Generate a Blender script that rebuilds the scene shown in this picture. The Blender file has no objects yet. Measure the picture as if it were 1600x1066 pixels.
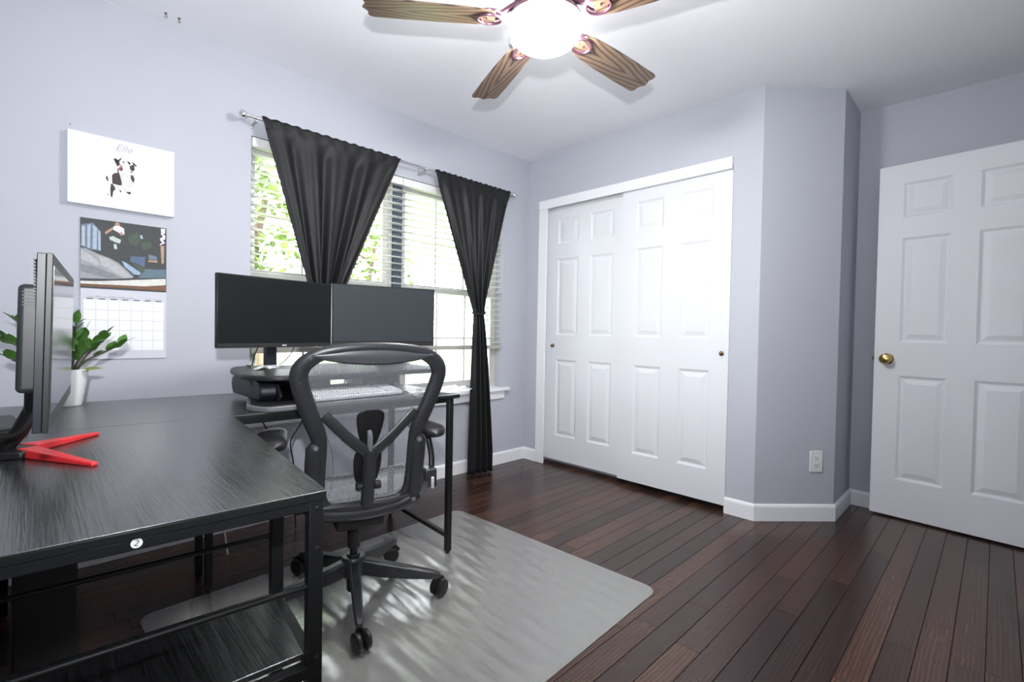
import bpy, bmesh, math, random
from mathutils import Vector, Matrix, Euler

random.seed(7)
SC = bpy.context.scene
COL = SC.collection
PI = math.pi
R = math.radians

# ------------------------------------------------------------------ camera
FPX = 756.75                                    # focal length in pixels of the 1600 px wide frame
YAW, PITCH, ROLL, CAMH = 0.786756, -0.0193542, -0.0180139, 1.04383
cf = Vector((math.cos(YAW) * math.cos(PITCH), math.sin(YAW) * math.cos(PITCH), math.sin(PITCH)))
cr = Vector((math.sin(YAW), -math.cos(YAW), 0))
cd = cf.cross(cr)
rr = cr * math.cos(ROLL) + cd * math.sin(ROLL)
dd = -cr * math.sin(ROLL) + cd * math.cos(ROLL)
cam_data = bpy.data.cameras.new('camera')
cam = bpy.data.objects.new('camera', cam_data)
COL.objects.link(cam)
m = Matrix.Identity(4)
for i in range(3):
    m[i][0], m[i][1], m[i][2] = rr[i], -dd[i], -cf[i]
m[2][3] = CAMH
cam.matrix_world = m
cam_data.sensor_width = 36
cam_data.sensor_fit = 'HORIZONTAL'
cam_data.lens = 36 * FPX / 1600
cam_data.clip_start = 0.02
cam_data.clip_end = 200
SC.camera = cam

# ------------------------------------------------------------------ sky, sun, flash, exposure
SC.view_settings.view_transform = 'Standard'
SC.view_settings.look = 'None'
SC.view_settings.gamma = 1
SC.view_settings.use_curve_mapping = False
SC.view_settings.exposure = 0.56
world = bpy.data.worlds.new('bright_sky')
SC.world = world
world.use_nodes = True
bg = world.node_tree.nodes['Background']
bg.inputs[0].default_value = (0.90, 0.95, 1.0, 1)
bg.inputs[1].default_value = 8.5

sun_data = bpy.data.lights.new('sun', 'SUN')
sun_data.energy = 20
sun_data.angle = R(1)
sun_data.color = (1.0, 0.95, 0.86)
sun = bpy.data.objects.new('sun', sun_data)
COL.objects.link(sun)
sun.rotation_euler = Vector((-0.35, 0.55, -0.9)).to_track_quat('-Z', 'Y').to_euler()

# the photographer's flash: the fan's shadows on the ceiling point back to this spot above the lens
fl_data = bpy.data.lights.new('camera_flash', 'SPOT')
fl_data.energy = 135
fl_data.shadow_soft_size = 0.022
fl_data.spot_size = R(140)
fl_data.spot_blend = 1.0
fl_data.color = (0.97, 0.98, 1.0)
flash = bpy.data.objects.new('camera_flash', fl_data)
COL.objects.link(flash)
flash.location = (-0.045, -0.045, 1.28)
flash.rotation_euler = Vector((math.cos(R(58)) * math.cos(R(22)), math.sin(R(58)) * math.cos(R(22)), math.sin(R(22)))).to_track_quat('-Z', 'Y').to_euler()

# ------------------------------------------------------------------ materials
MATS = {}


def nodes_of(name):
    mt = bpy.data.materials.new(name)
    mt.use_nodes = True
    nt = mt.node_tree
    return mt, nt, nt.nodes, nt.links, nt.nodes['Principled BSDF']


def mat(name, color, rough=0.5, metal=0.0, spec=0.5, noise=0.0, nscale=20.0, bump=0.0, bscale=80.0, coat=0.0,
        stretch=(1, 1, 1), emit=None, estr=0.0):
    mt, nt, N, L, b = nodes_of(name)
    b.inputs['Base Color'].default_value = (*color, 1)
    b.inputs['Roughness'].default_value = rough
    b.inputs['Metallic'].default_value = metal
    b.inputs['Specular IOR Level'].default_value = spec
    b.inputs['Coat Weight'].default_value = coat
    b.inputs['Coat Roughness'].default_value = 0.15
    tc = N.new('ShaderNodeTexCoord')
    mp = N.new('ShaderNodeMapping')
    mp.inputs['Scale'].default_value = stretch
    L.new(tc.outputs['Object'], mp.inputs['Vector'])
    if noise > 0:
        t = N.new('ShaderNodeTexNoise')
        t.inputs['Scale'].default_value = nscale
        t.inputs['Detail'].default_value = 4
        L.new(mp.outputs[0], t.inputs['Vector'])
        mx = N.new('ShaderNodeMix')
        mx.data_type = 'RGBA'
        mx.inputs[6].default_value = (*[max(0, c * (1 - noise)) for c in color], 1)
        mx.inputs[7].default_value = (*[min(1, c * (1 + noise)) for c in color], 1)
        L.new(t.outputs['Fac'], mx.inputs[0])
        L.new(mx.outputs[2], b.inputs['Base Color'])
    if bump > 0:
        t2 = N.new('ShaderNodeTexNoise')
        t2.inputs['Scale'].default_value = bscale
        t2.inputs['Detail'].default_value = 3
        L.new(mp.outputs[0], t2.inputs['Vector'])
        bp = N.new('ShaderNodeBump')
        bp.inputs['Strength'].default_value = bump
        bp.inputs['Distance'].default_value = 0.002
        L.new(t2.outputs['Fac'], bp.inputs['Height'])
        L.new(bp.outputs[0], b.inputs['Normal'])
    if emit:
        b.inputs['Emission Color'].default_value = (*emit, 1)
        b.inputs['Emission Strength'].default_value = estr
    MATS[name] = mt
    return mt


mat('wall_paint', (0.48, 0.495, 0.55), 0.75, spec=0.25, noise=0.02, nscale=3, bump=0.12, bscale=220)
mat('ceiling_paint', (0.85, 0.86, 0.90), 0.85, spec=0.2, noise=0.015, nscale=3, bump=0.15, bscale=160)
mat('white_trim', (0.84, 0.85, 0.88), 0.38, noise=0.01, nscale=5)
mat('door_white', (0.73, 0.745, 0.78), 0.5, spec=0.3, noise=0.012, nscale=4, bump=0.05, bscale=120, stretch=(1, 1, 0.1))
mat('vinyl', (0.58, 0.575, 0.55), 0.35, noise=0.02, nscale=8)
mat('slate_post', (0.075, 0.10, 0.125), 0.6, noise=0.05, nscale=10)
mat('slat_white', (0.80, 0.80, 0.78), 0.45, noise=0.02, nscale=9)
mat('rail_taupe', (0.42, 0.40, 0.36), 0.5, noise=0.05, nscale=9)
mat('cord_white', (0.8, 0.8, 0.78), 0.7, noise=0.02)
mat('steel', (0.62, 0.62, 0.63), 0.28, metal=1.0, noise=0.04, nscale=30)
mat('chrome', (0.82, 0.82, 0.84), 0.12, metal=1.0, noise=0.02)
mat('brass', (0.50, 0.36, 0.13), 0.22, metal=1.0, noise=0.06, nscale=25)
mat('antique_brass', (0.20, 0.13, 0.07), 0.35, metal=1.0, noise=0.1, nscale=25)
mat('curtain_cloth', (0.011, 0.0114, 0.0125), 0.5, spec=0.3, noise=0.15, nscale=160, bump=0.3, bscale=700, stretch=(1, 1, 0.35))
mat('black_metal', (0.007, 0.008, 0.008), 0.36, spec=0.3, noise=0.15, nscale=40, bump=0.04, bscale=500)
mat('black_plastic', (0.007, 0.007, 0.008), 0.42, spec=0.35, noise=0.1, nscale=40, bump=0.05, bscale=600)
mat('dark_plastic', (0.018, 0.019, 0.020), 0.42, spec=0.4, noise=0.08, nscale=40, bump=0.05, bscale=600)
mat('navy_plastic', (0.007, 0.010, 0.014), 0.40, spec=0.35, noise=0.08, nscale=40)
mat('graphite', (0.020, 0.021, 0.024), 0.36, spec=0.45, noise=0.06, nscale=40, bump=0.05, bscale=700)
mat('graphite_soft', (0.060, 0.062, 0.070), 0.36, noise=0.05, nscale=40)
mat('graphite_light', (0.12, 0.125, 0.135), 0.38, noise=0.05, nscale=40)
mat('rubber', (0.009, 0.009, 0.010), 0.45, spec=0.4, noise=0.1, nscale=60)
mat('screen_painted_haze', (0.026, 0.031, 0.036), 0.30, spec=0.5, noise=0.05, nscale=10)  # base colour lightened to stand in for reflected room haze
mat('screen_off', (0.005, 0.007, 0.007), 0.32, spec=0.35, noise=0.05, nscale=10)
mat('screen_gloss', (0.02, 0.024, 0.028), 0.12, spec=0.9, noise=0.05, nscale=10)
mat('silver_plastic', (0.62, 0.63, 0.65), 0.3, metal=0.4, noise=0.03)
mat('red_plastic', (0.60, 0.025, 0.03), 0.40, noise=0.05, nscale=30)
mat('pot_glaze', (0.80, 0.81, 0.82), 0.3, noise=0.02, nscale=15)
mat('soil', (0.035, 0.025, 0.018), 0.95, noise=0.5, nscale=60, bump=0.8, bscale=90)
mat('leaf_green', (0.065, 0.17, 0.030), 0.35, noise=0.45, nscale=14)
mat('leaf_yellow', (0.24, 0.26, 0.05), 0.4, noise=0.3, nscale=14)
mat('stem_green', (0.075, 0.075, 0.045), 0.5, noise=0.2, nscale=20)
mat('canvas_white', (0.82, 0.84, 0.87), 0.7, noise=0.01, nscale=4, bump=0.1, bscale=700)
mat('paper_lilac', (0.60, 0.60, 0.67), 0.6, noise=0.05, nscale=12)
mat('paper_white', (0.83, 0.84, 0.88), 0.6, noise=0.01, nscale=12)
mat('ink_grey', (0.42, 0.43, 0.47), 0.7, noise=0.1)
mat('ink_dark', (0.06, 0.06, 0.075), 0.7, noise=0.2, nscale=60)
mat('key_white', (0.72, 0.72, 0.76), 0.45, noise=0.02)
mat('plate_white', (0.78, 0.79, 0.78), 0.35, noise=0.01)
mat('slot_dark', (0.12, 0.12, 0.12), 0.6, noise=0.05)
mat('iron_bronze', (0.17, 0.08, 0.12), 0.3, metal=0.8, noise=0.2, nscale=30)
mat('bark', (0.12, 0.085, 0.06), 0.9, noise=0.4, nscale=12, bump=0.6, bscale=20, stretch=(1, 1, 0.2))
mat('lawn_green', (0.20, 0.26, 0.09), 0.9, noise=0.4, nscale=2)
mat('cable_black', (0.012, 0.012, 0.012), 0.5, noise=0.1)
mat('hall_dark', (0.2, 0.2, 0.21), 0.9, noise=0.05)
for nm, c in dict(black=(0.035, 0.022, 0.025), pink=(0.5, 0.36, 0.34), red=(0.20, 0.045, 0.04), tan=(0.42, 0.26, 0.16), cream=(0.66, 0.66, 0.62),
                  grey=(0.30, 0.31, 0.33), dark=(0.035, 0.04, 0.042), slate=(0.13, 0.18, 0.25), pale=(0.36, 0.43, 0.52), light=(0.42, 0.42, 0.44),
                  dim=(0.20, 0.215, 0.235), blue=(0.30, 0.40, 0.56), navy=(0.08, 0.12, 0.22), teal=(0.10, 0.16, 0.20), green=(0.05, 0.075, 0.05),
                  white=(0.72, 0.68, 0.74), skin=(0.45, 0.24, 0.16), mint=(0.48, 0.56, 0.50), brown=(0.16, 0.07, 0.03), lilac=(0.68, 0.66, 0.74)).items():
    mat('ink_' + nm + '_print', c, 0.55, noise=0.25, nscale=70)


def wood_floor():
    mt, nt, N, L, b = nodes_of('walnut_board')
    tc = N.new('ShaderNodeTexCoord')
    oi = N.new('ShaderNodeObjectInfo')
    add = N.new('ShaderNodeVectorMath'); add.operation = 'ADD'
    sc = N.new('ShaderNodeVectorMath'); sc.operation = 'SCALE'
    sc.inputs[0].default_value = (17.0, 31.0, 5.0)
    L.new(oi.outputs['Random'], sc.inputs['Scale'])
    L.new(tc.outputs['Object'], add.inputs[0]); L.new(sc.outputs[0], add.inputs[1])
    mp = N.new('ShaderNodeMapping'); mp.inputs['Scale'].default_value = (1.6, 24, 1)
    L.new(add.outputs[0], mp.inputs['Vector'])
    n1 = N.new('ShaderNodeTexNoise'); n1.inputs['Scale'].default_value = 4; n1.inputs['Detail'].default_value = 7
    n1.inputs['Distortion'].default_value = 1.4
    L.new(mp.outputs[0], n1.inputs['Vector'])
    mp2 = N.new('ShaderNodeMapping'); mp2.inputs['Scale'].default_value = (0.7, 5, 1)
    L.new(add.outputs[0], mp2.inputs['Vector'])
    wv = N.new('ShaderNodeTexWave'); wv.wave_type = 'RINGS'; wv.inputs['Scale'].default_value = 5
    wv.inputs['Distortion'].default_value = 5; wv.inputs['Detail'].default_value = 3
    L.new(mp2.outputs[0], wv.inputs['Vector'])
    r1 = N.new('ShaderNodeValToRGB')                       # tone of the whole board
    r1.color_ramp.elements[0].color = (0.026, 0.0125, 0.0098, 1)
    r1.color_ramp.elements[1].color = (0.092, 0.043, 0.027, 1)
    e = r1.color_ramp.elements.new(0.5); e.color = (0.052, 0.0245, 0.0175, 1)
    L.new(oi.outputs['Random'], r1.inputs[0])
    r2 = N.new('ShaderNodeValToRGB')
    r2.color_ramp.elements[0].position = 0.34; r2.color_ramp.elements[0].color = (0.72, 0.69, 0.67, 1)
    r2.color_ramp.elements[1].position = 0.7; r2.color_ramp.elements[1].color = (1.22, 1.19, 1.16, 1)
    L.new(n1.outputs['Fac'], r2.inputs[0])
    mu = N.new('ShaderNodeMix'); mu.data_type = 'RGBA'; mu.blend_type = 'MULTIPLY'; mu.inputs[0].default_value = 1
    L.new(r1.outputs[0], mu.inputs[6]); L.new(r2.outputs[0], mu.inputs[7])
    r3 = N.new('ShaderNodeValToRGB')
    r3.color_ramp.elements[0].color = (0.70, 0.68, 0.67, 1); r3.color_ramp.elements[1].color = (1.2, 1.2, 1.2, 1)
    L.new(wv.outputs['Fac'], r3.inputs[0])
    mu2 = N.new('ShaderNodeMix'); mu2.data_type = 'RGBA'; mu2.blend_type = 'MULTIPLY'; mu2.inputs[0].default_value = 1
    L.new(mu.outputs[2], mu2.inputs[6]); L.new(r3.outputs[0], mu2.inputs[7])
    L.new(mu2.outputs[2], b.inputs['Base Color'])
    b.inputs['Roughness'].default_value = 0.27
    b.inputs['Specular IOR Level'].default_value = 0.5
    bp = N.new('ShaderNodeBump'); bp.inputs['Strength'].default_value = 0.12; bp.inputs['Distance'].default_value = 0.002
    L.new(n1.outputs['Fac'], bp.inputs['Height']); L.new(bp.outputs[0], b.inputs['Normal'])
    MATS['walnut_board'] = mt


wood_floor()


def black_ash():
    mt, nt, N, L, b = nodes_of('black_ash')
    tc = N.new('ShaderNodeTexCoord')
    mp = N.new('ShaderNodeMapping'); mp.inputs['Scale'].default_value = (46, 1.3, 1)
    mp.inputs['Rotation'].default_value = (0, 0, R(-5))
    L.new(tc.outputs['Object'], mp.inputs['Vector'])
    n1 = N.new('ShaderNodeTexNoise'); n1.inputs['Scale'].default_value = 5; n1.inputs['Detail'].default_value = 5
    n1.inputs['Distortion'].default_value = 0.6
    L.new(mp.outputs[0], n1.inputs['Vector'])
    r = N.new('ShaderNodeValToRGB')
    r.color_ramp.elements[0].position = 0.38; r.color_ramp.elements[0].color = (0.006, 0.0065, 0.0065, 1)
    r.color_ramp.elements[1].position = 0.62; r.color_ramp.elements[1].color = (0.034, 0.036, 0.037, 1)
    L.new(n1.outputs['Fac'], r.inputs[0]); L.new(r.outputs[0], b.inputs['Base Color'])
    b.inputs['Roughness'].default_value = 0.24
    b.inputs['IOR'].default_value = 2.3
    b.inputs['Specular IOR Level'].default_value = 0.5
    bp = N.new('ShaderNodeBump'); bp.inputs['Strength'].default_value = 0.36; bp.inputs['Distance'].default_value = 0.0016
    L.new(n1.outputs['Fac'], bp.inputs['Height']); L.new(bp.outputs[0], b.inputs['Normal'])
    MATS['black_ash'] = mt


black_ash()


def blade_wood():
    mt, nt, N, L, b = nodes_of('blade_wood')
    tc = N.new('ShaderNodeTexCoord')
    sp = N.new('ShaderNodeSeparateXYZ'); L.new(tc.outputs['Object'], sp.inputs[0])
    nz = N.new('ShaderNodeTexNoise'); nz.inputs['Scale'].default_value = 5; nz.inputs['Detail'].default_value = 2
    L.new(tc.outputs['Object'], nz.inputs['Vector'])

    def mth(op, a, bb):
        k = N.new('ShaderNodeMath'); k.operation = op
        for i, v in enumerate((a, bb)):
            if isinstance(v, (int, float)):
                k.inputs[i].default_value = v
            else:
                L.new(v, k.inputs[i])
        return k.outputs[0]
    ay = mth('ABSOLUTE', sp.outputs['Y'], 0)
    v = mth('ADD', mth('MULTIPLY', sp.outputs['X'], 42.0), mth('MULTIPLY', mth('POWER', ay, 1.15), 420.0))
    v = mth('ADD', v, mth('MULTIPLY', nz.outputs['Fac'], 7.0))
    s = mth('SINE', v, 0)
    s = mth('ADD', mth('MULTIPLY', s, 0.5), 0.5)
    r = N.new('ShaderNodeValToRGB')
    r.color_ramp.elements[0].position = 0.0; r.color_ramp.elements[0].color = (0.050, 0.031, 0.022, 1)
    r.color_ramp.elements[1].position = 0.45; r.color_ramp.elements[1].color = (0.19, 0.125, 0.080, 1)
    e = r.color_ramp.elements.new(0.16); e.color = (0.10, 0.064, 0.043, 1)
    L.new(s, r.inputs[0]); L.new(r.outputs[0], b.inputs['Base Color'])
    b.inputs['Roughness'].default_value = 0.34
    MATS['blade_wood'] = mt


blade_wood()


def clear_mats():
    # window glass: clear with a faint reflection
    mt, nt, N, L, b = nodes_of('window_glass')
    N.remove(b)
    out = N['Material Output']
    tr = N.new('ShaderNodeBsdfTransparent'); tr.inputs[0].default_value = (0.97, 0.98, 0.98, 1)
    gl = N.new('ShaderNodeBsdfGlossy'); gl.inputs['Roughness'].default_value = 0.02
    fr = N.new('ShaderNodeFresnel'); fr.inputs[0].default_value = 1.45
    mx = N.new('ShaderNodeMixShader')
    L.new(fr.outputs[0], mx.inputs[0]); L.new(tr.outputs[0], mx.inputs[1]); L.new(gl.outputs[0], mx.inputs[2])
    L.new(mx.outputs[0], out.inputs[0])
    MATS['window_glass'] = mt
    # clear vinyl chair mat, faintly milky, pebbled
    mt, nt, N, L, b = nodes_of('clear_vinyl')
    out = N['Material Output']
    b.inputs['Base Color'].default_value = (0.88, 0.865, 0.83, 1)
    b.inputs['Roughness'].default_value = 0.5
    tc = N.new('ShaderNodeTexCoord')
    n1 = N.new('ShaderNodeTexNoise'); n1.inputs['Scale'].default_value = 260; n1.inputs['Detail'].default_value = 2
    n2 = N.new('ShaderNodeTexNoise'); n2.inputs['Scale'].default_value = 3.5; n2.inputs['Detail'].default_value = 3
    L.new(tc.outputs['Object'], n1.inputs['Vector']); L.new(tc.outputs['Object'], n2.inputs['Vector'])
    bp = N.new('ShaderNodeBump'); bp.inputs['Strength'].default_value = 0.10; bp.inputs['Distance'].default_value = 0.002
    L.new(n1.outputs['Fac'], bp.inputs['Height'])
    bp2 = N.new('ShaderNodeBump'); bp2.inputs['Strength'].default_value = 0.25; bp2.inputs['Distance'].default_value = 0.02
    L.new(n2.outputs['Fac'], bp2.inputs['Height']); L.new(bp.outputs[0], bp2.inputs['Normal'])
    wv = N.new('ShaderNodeTexWave'); wv.bands_direction = 'X'; wv.inputs['Scale'].default_value = 4.2
    wv.inputs['Distortion'].default_value = 2.0; wv.inputs['Detail'].default_value = 1
    L.new(tc.outputs['Object'], wv.inputs['Vector'])
    bp3 = N.new('ShaderNodeBump'); bp3.inputs['Strength'].default_value = 0.35; bp3.inputs['Distance'].default_value = 0.006
    L.new(wv.outputs['Fac'], bp3.inputs['Height']); L.new(bp2.outputs[0], bp3.inputs['Normal'])
    bp2 = bp3
    L.new(bp2.outputs[0], b.inputs['Normal'])
    tr = N.new('ShaderNodeBsdfTransparent'); tr.inputs[0].default_value = (0.96, 0.96, 0.94, 1)
    gl = N.new('ShaderNodeBsdfGlossy'); gl.inputs['Roughness'].default_value = 0.17
    L.new(bp2.outputs[0], gl.inputs['Normal'])
    m1 = N.new('ShaderNodeMixShader'); m1.inputs[0].default_value = 0.24
    L.new(tr.outputs[0], m1.inputs[1]); L.new(b.outputs[0], m1.inputs[2])
    fr = N.new('ShaderNodeFresnel'); fr.inputs[0].default_value = 2.4
    m2 = N.new('ShaderNodeMixShader')
    L.new(fr.outputs[0], m2.inputs[0]); L.new(m1.outputs[0], m2.inputs[1]); L.new(gl.outputs[0], m2.inputs[2])
    L.new(m2.outputs[0], out.inputs[0])
    MATS['clear_vinyl'] = mt
    # woven see-through seat fabric
    mt, nt, N, L, b = nodes_of('seat_weave')
    out = N['Material Output']
    b.inputs['Base Color'].default_value = (0.19, 0.195, 0.215, 1)
    b.inputs['Roughness'].default_value = 0.5
    tc = N.new('ShaderNodeTexCoord')
    wv = N.new('ShaderNodeTexWave'); wv.bands_direction = 'X'; wv.inputs['Scale'].default_value = 60
    wv.inputs['Distortion'].default_value = 0.2
    L.new(tc.outputs['Object'], wv.inputs['Vector'])
    mr = N.new('ShaderNodeMapRange'); mr.inputs[3].default_value = 0.34; mr.inputs[4].default_value = 0.62
    L.new(wv.outputs['Fac'], mr.inputs[0])
    tr = N.new('ShaderNodeBsdfTransparent')
    m1 = N.new('ShaderNodeMixShader')
    L.new(mr.outputs[0], m1.inputs[0]); L.new(tr.outputs[0], m1.inputs[1]); L.new(b.outputs[0], m1.inputs[2])
    L.new(m1.outputs[0], out.inputs[0])
    MATS['seat_weave'] = mt
    # glowing opal lamp bowl
    mt, nt, N, L, b = nodes_of('opal_glass')
    b.inputs['Base Color'].default_value = (0.9, 0.9, 0.88, 1)
    b.inputs['Emission Color'].default_value = (1.0, 0.985, 0.975, 1)
    b.inputs['Emission Strength'].default_value = 112
    MATS['opal_glass'] = mt
    # sunlit leaves of the trees outside
    mt, nt, N, L, b = nodes_of('tree_leaf')
    out = N['Material Output']
    oi = N.new('ShaderNodeTexCoord')
    n = N.new('ShaderNodeTexNoise'); n.inputs['Scale'].default_value = 3
    L.new(oi.outputs['Object'], n.inputs['Vector'])
    r = N.new('ShaderNodeValToRGB')
    r.color_ramp.elements[0].position = 0.35; r.color_ramp.elements[0].color = (0.035, 0.07, 0.012, 1)
    r.color_ramp.elements[1].position = 0.65; r.color_ramp.elements[1].color = (0.19, 0.27, 0.06, 1)
    L.new(n.outputs['Fac'], r.inputs[0]); L.new(r.outputs[0], b.inputs['Base Color'])
    b.inputs['Roughness'].default_value = 0.5
    tl = N.new('ShaderNodeBsdfTranslucent'); L.new(r.outputs[0], tl.inputs[0])
    mx = N.new('ShaderNodeMixShader'); mx.inputs[0].default_value = 0.45
    L.new(b.outputs[0], mx.inputs[1]); L.new(tl.outputs[0], mx.inputs[2]); L.new(mx.outputs[0], out.inputs[0])
    MATS['tree_leaf'] = mt
    # crinkled clear plastic sleeve
    mt, nt, N, L, b = nodes_of('plastic_sleeve')
    out = N['Material Output']
    b.inputs['Base Color'].default_value = (0.62, 0.64, 0.68, 1); b.inputs['Roughness'].default_value = 0.18
    tc = N.new('ShaderNodeTexCoord')
    n1 = N.new('ShaderNodeTexNoise'); n1.inputs['Scale'].default_value = 28
    L.new(tc.outputs['Object'], n1.inputs['Vector'])
    bp = N.new('ShaderNodeBump'); bp.inputs['Strength'].default_value = 0.8; bp.inputs['Distance'].default_value = 0.006
    L.new(n1.outputs['Fac'], bp.inputs['Height']); L.new(bp.outputs[0], b.inputs['Normal'])
    tr = N.new('ShaderNodeBsdfTransparent')
    m1 = N.new('ShaderNodeMixShader'); m1.inputs[0].default_value = 0.7
    L.new(tr.outputs[0], m1.inputs[1]); L.new(b.outputs[0], m1.inputs[2]); L.new(m1.outputs[0], out.inputs[0])
    MATS['plastic_sleeve'] = mt


clear_mats()

# ------------------------------------------------------------------ mesh helpers


def tag(o, label=None, cat=None, group=None, kind=None):
    if label: o['label'] = label
    if cat: o['category'] = cat
    if group: o['group'] = group
    if kind: o['kind'] = kind
    return o


def empty(name, loc, rotz=0.0, label=None, cat=None, group=None):
    o = bpy.data.objects.new(name, None)
    COL.objects.link(o)
    o.empty_display_size = 0.1
    o.location = loc
    o.rotation_euler = (0, 0, rotz)
    return tag(o, label, cat, group)


def chain_offset(parent):
    v = Vector((0, 0, 0))
    while parent is not None:
        v += Vector(parent.location)
        parent = parent.parent
    return v


class MB:
    """collects shapes and links them as ONE mesh object"""

    def __init__(self):
        self.v, self.f = [], []

    def add(self, verts, faces):
        n = len(self.v)
        self.v += [Vector(q) for q in verts]
        self.f += [tuple(i + n for i in fc) for fc in faces]
        return self

    def box(self, a, b):
        x0, y0, z0 = a; x1, y1, z1 = b
        return self.add([(x0, y0, z0), (x1, y0, z0), (x1, y1, z0), (x0, y1, z0), (x0, y0, z1), (x1, y0, z1), (x1, y1, z1), (x0, y1, z1)],
                        [(3, 2, 1, 0), (4, 5, 6, 7), (0, 1, 5, 4), (1, 2, 6, 5), (2, 3, 7, 6), (3, 0, 4, 7)])

    def obox(self, c, ax, ay, az, hx, hy, hz):
        c = Vector(c); ax = Vector(ax).normalized() * hx; ay = Vector(ay).normalized() * hy; az = Vector(az).normalized() * hz
        s = [(-1, -1, -1), (1, -1, -1), (1, 1, -1), (-1, 1, -1), (-1, -1, 1), (1, -1, 1), (1, 1, 1), (-1, 1, 1)]
        return self.add([c + ax * i + ay * j + az * k for i, j, k in s],
                        [(3, 2, 1, 0), (4, 5, 6, 7), (0, 1, 5, 4), (1, 2, 6, 5), (2, 3, 7, 6), (3, 0, 4, 7)])

    def bar(self, p, q, w, h, up=(0, 0, 1)):
        p, q = Vector(p), Vector(q)
        d = (q - p); u = Vector(up)
        s = d.cross(u)
        if s.length < 1e-6: s = Vector((1, 0, 0))
        u = s.cross(d)
        return self.obox((p + q) / 2, d, s, u, d.length / 2, w / 2, h / 2)

    def prism(self, poly, z0, z1):
        n = len(poly)
        a = sum(poly[i][0] * poly[(i + 1) % n][1] - poly[(i + 1) % n][0] * poly[i][1] for i in range(n))
        if a < 0: poly = poly[::-1]
        vs = [(x, y, z0) for x, y in poly] + [(x, y, z1) for x, y in poly]
        fs = [tuple(range(n - 1, -1, -1)), tuple(range(n, 2 * n))] + [(i, (i + 1) % n, (i + 1) % n + n, i + n) for i in range(n)]
        return self.add(vs, fs)

    def plate(self, poly3, thick):
        """closed 3-D outline (list of points, roughly planar) given a thickness vector"""
        n = len(poly3); t = Vector(thick)
        vs = [Vector(q) for q in poly3] + [Vector(q) + t for q in poly3]
        fs = [tuple(range(n)), tuple(range(2 * n - 1, n - 1, -1))] + [((i + 1) % n, i, i + n, (i + 1) % n + n) for i in range(n)]
        return self.add(vs, fs)

    def tube(self, pts, r, n=10, closed=False, flat=None, up=None, caps=True):
        """sweep; r = radius or list; flat = ratio of the half depth (along up) to the half width"""
        pts = [Vector(q) for q in pts]; k = len(pts)
        rs = r if isinstance(r, (list, tuple)) else [r] * k
        fl = flat if isinstance(flat, (list, tuple)) else [flat if flat else 1.0] * k
        rings = []
        prev = None
        for i in range(k):
            a = pts[i - 1] if (i > 0 or closed) else pts[i]
            b = pts[(i + 1) % k] if (i < k - 1 or closed) else pts[i]
            d = (b - a).normalized()
            ref = Vector(up) if up is not None else (prev if prev is not None else (Vector((0, 0, 1)) if abs(d.z) < 0.9 else Vector((1, 0, 0))))
            s = d.cross(ref)
            if s.length < 1e-5: s = d.cross(Vector((0.3, 0.5, 0.8)))
            s.normalize(); u = s.cross(d).normalized(); prev = u
            rings.append([pts[i] + s * (rs[i] * math.cos(2 * PI * j / n)) + u * (rs[i] * fl[i] * math.sin(2 * PI * j / n)) for j in range(n)])
        base = len(self.v)
        for rg in rings: self.v += rg
        m_ = k if closed else k - 1
        for i in range(m_):
            for j in range(n):
                a = base + i * n + j; b = base + i * n + (j + 1) % n
                c = base + ((i + 1) % k) * n + (j + 1) % n; d = base + ((i + 1) % k) * n + j
                self.f.append((a, b, c, d))
        if not closed and caps:
            self.f.append(tuple(base + j for j in range(n - 1, -1, -1)))
            self.f.append(tuple(base + (k - 1) * n + j for j in range(n)))
        return self

    def lathe(self, prof, n=24, c=(0, 0, 0), axis='z', mtx=None):
        """prof: list of (radius, height) turned about an axis through c"""
        base = len(self.v); k = len(prof); c = Vector(c)
        for (r, h) in prof:
            for j in range(n):
                a = 2 * PI * j / n
                q = Vector((r * math.cos(a), r * math.sin(a), h))
                if axis == 'x': q = Vector((q.z, q.x, q.y))
                if axis == 'y': q = Vector((q.y, q.z, q.x))
                if mtx is not None: q = mtx @ q
                self.v.append(c + q)
        for i in range(k - 1):
            for j in range(n):
                self.f.append((base + i * n + j, base + i * n + (j + 1) % n, base + (i + 1) * n + (j + 1) % n, base + (i + 1) * n + j))
        if prof[0][0] > 1e-6: self.f.append(tuple(base + j for j in range(n - 1, -1, -1)))
        if prof[-1][0] > 1e-6: self.f.append(tuple(base + (k - 1) * n + j for j in range(n)))
        return self

    def grid(self, rows, closed=False):
        base = len(self.v); nr = len(rows); nc = len(rows[0])
        for rw in rows: self.v += [Vector(q) for q in rw]
        for i in range(nr - 1):
            for j in range(nc - 1):
                self.f.append((base + i * nc + j, base + i * nc + j + 1, base + (i + 1) * nc + j + 1, base + (i + 1) * nc + j))
        return self

    def build(self, name, mt, parent=None, bevel=0.0, smooth=True, local=False, segs=2, solid=0.0):
        me = bpy.data.meshes.new(name)
        off = Vector((0, 0, 0))
        if parent is not None and not local:
            off = chain_offset(parent)
        loc = Vector((0, 0, 0))
        if parent is None:
            xs = [q.x for q in self.v]; ys = [q.y for q in self.v]; zs = [q.z for q in self.v]
            loc = Vector(((min(xs) + max(xs)) / 2, (min(ys) + max(ys)) / 2, min(zs)))
            off = loc
        me.from_pydata([tuple(q - off) for q in self.v], [], self.f)
        bm = bmesh.new(); bm.from_mesh(me)
        bmesh.ops.recalc_face_normals(bm, faces=bm.faces)
        bm.to_mesh(me); bm.free()
        me.materials.append(MATS[mt])
        if smooth:
            me.shade_smooth()
            me.set_sharp_from_angle(angle=R(38))
        o = bpy.data.objects.new(name, me)
        COL.objects.link(o)
        o.location = loc
        if parent is not None: o.parent = parent
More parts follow.
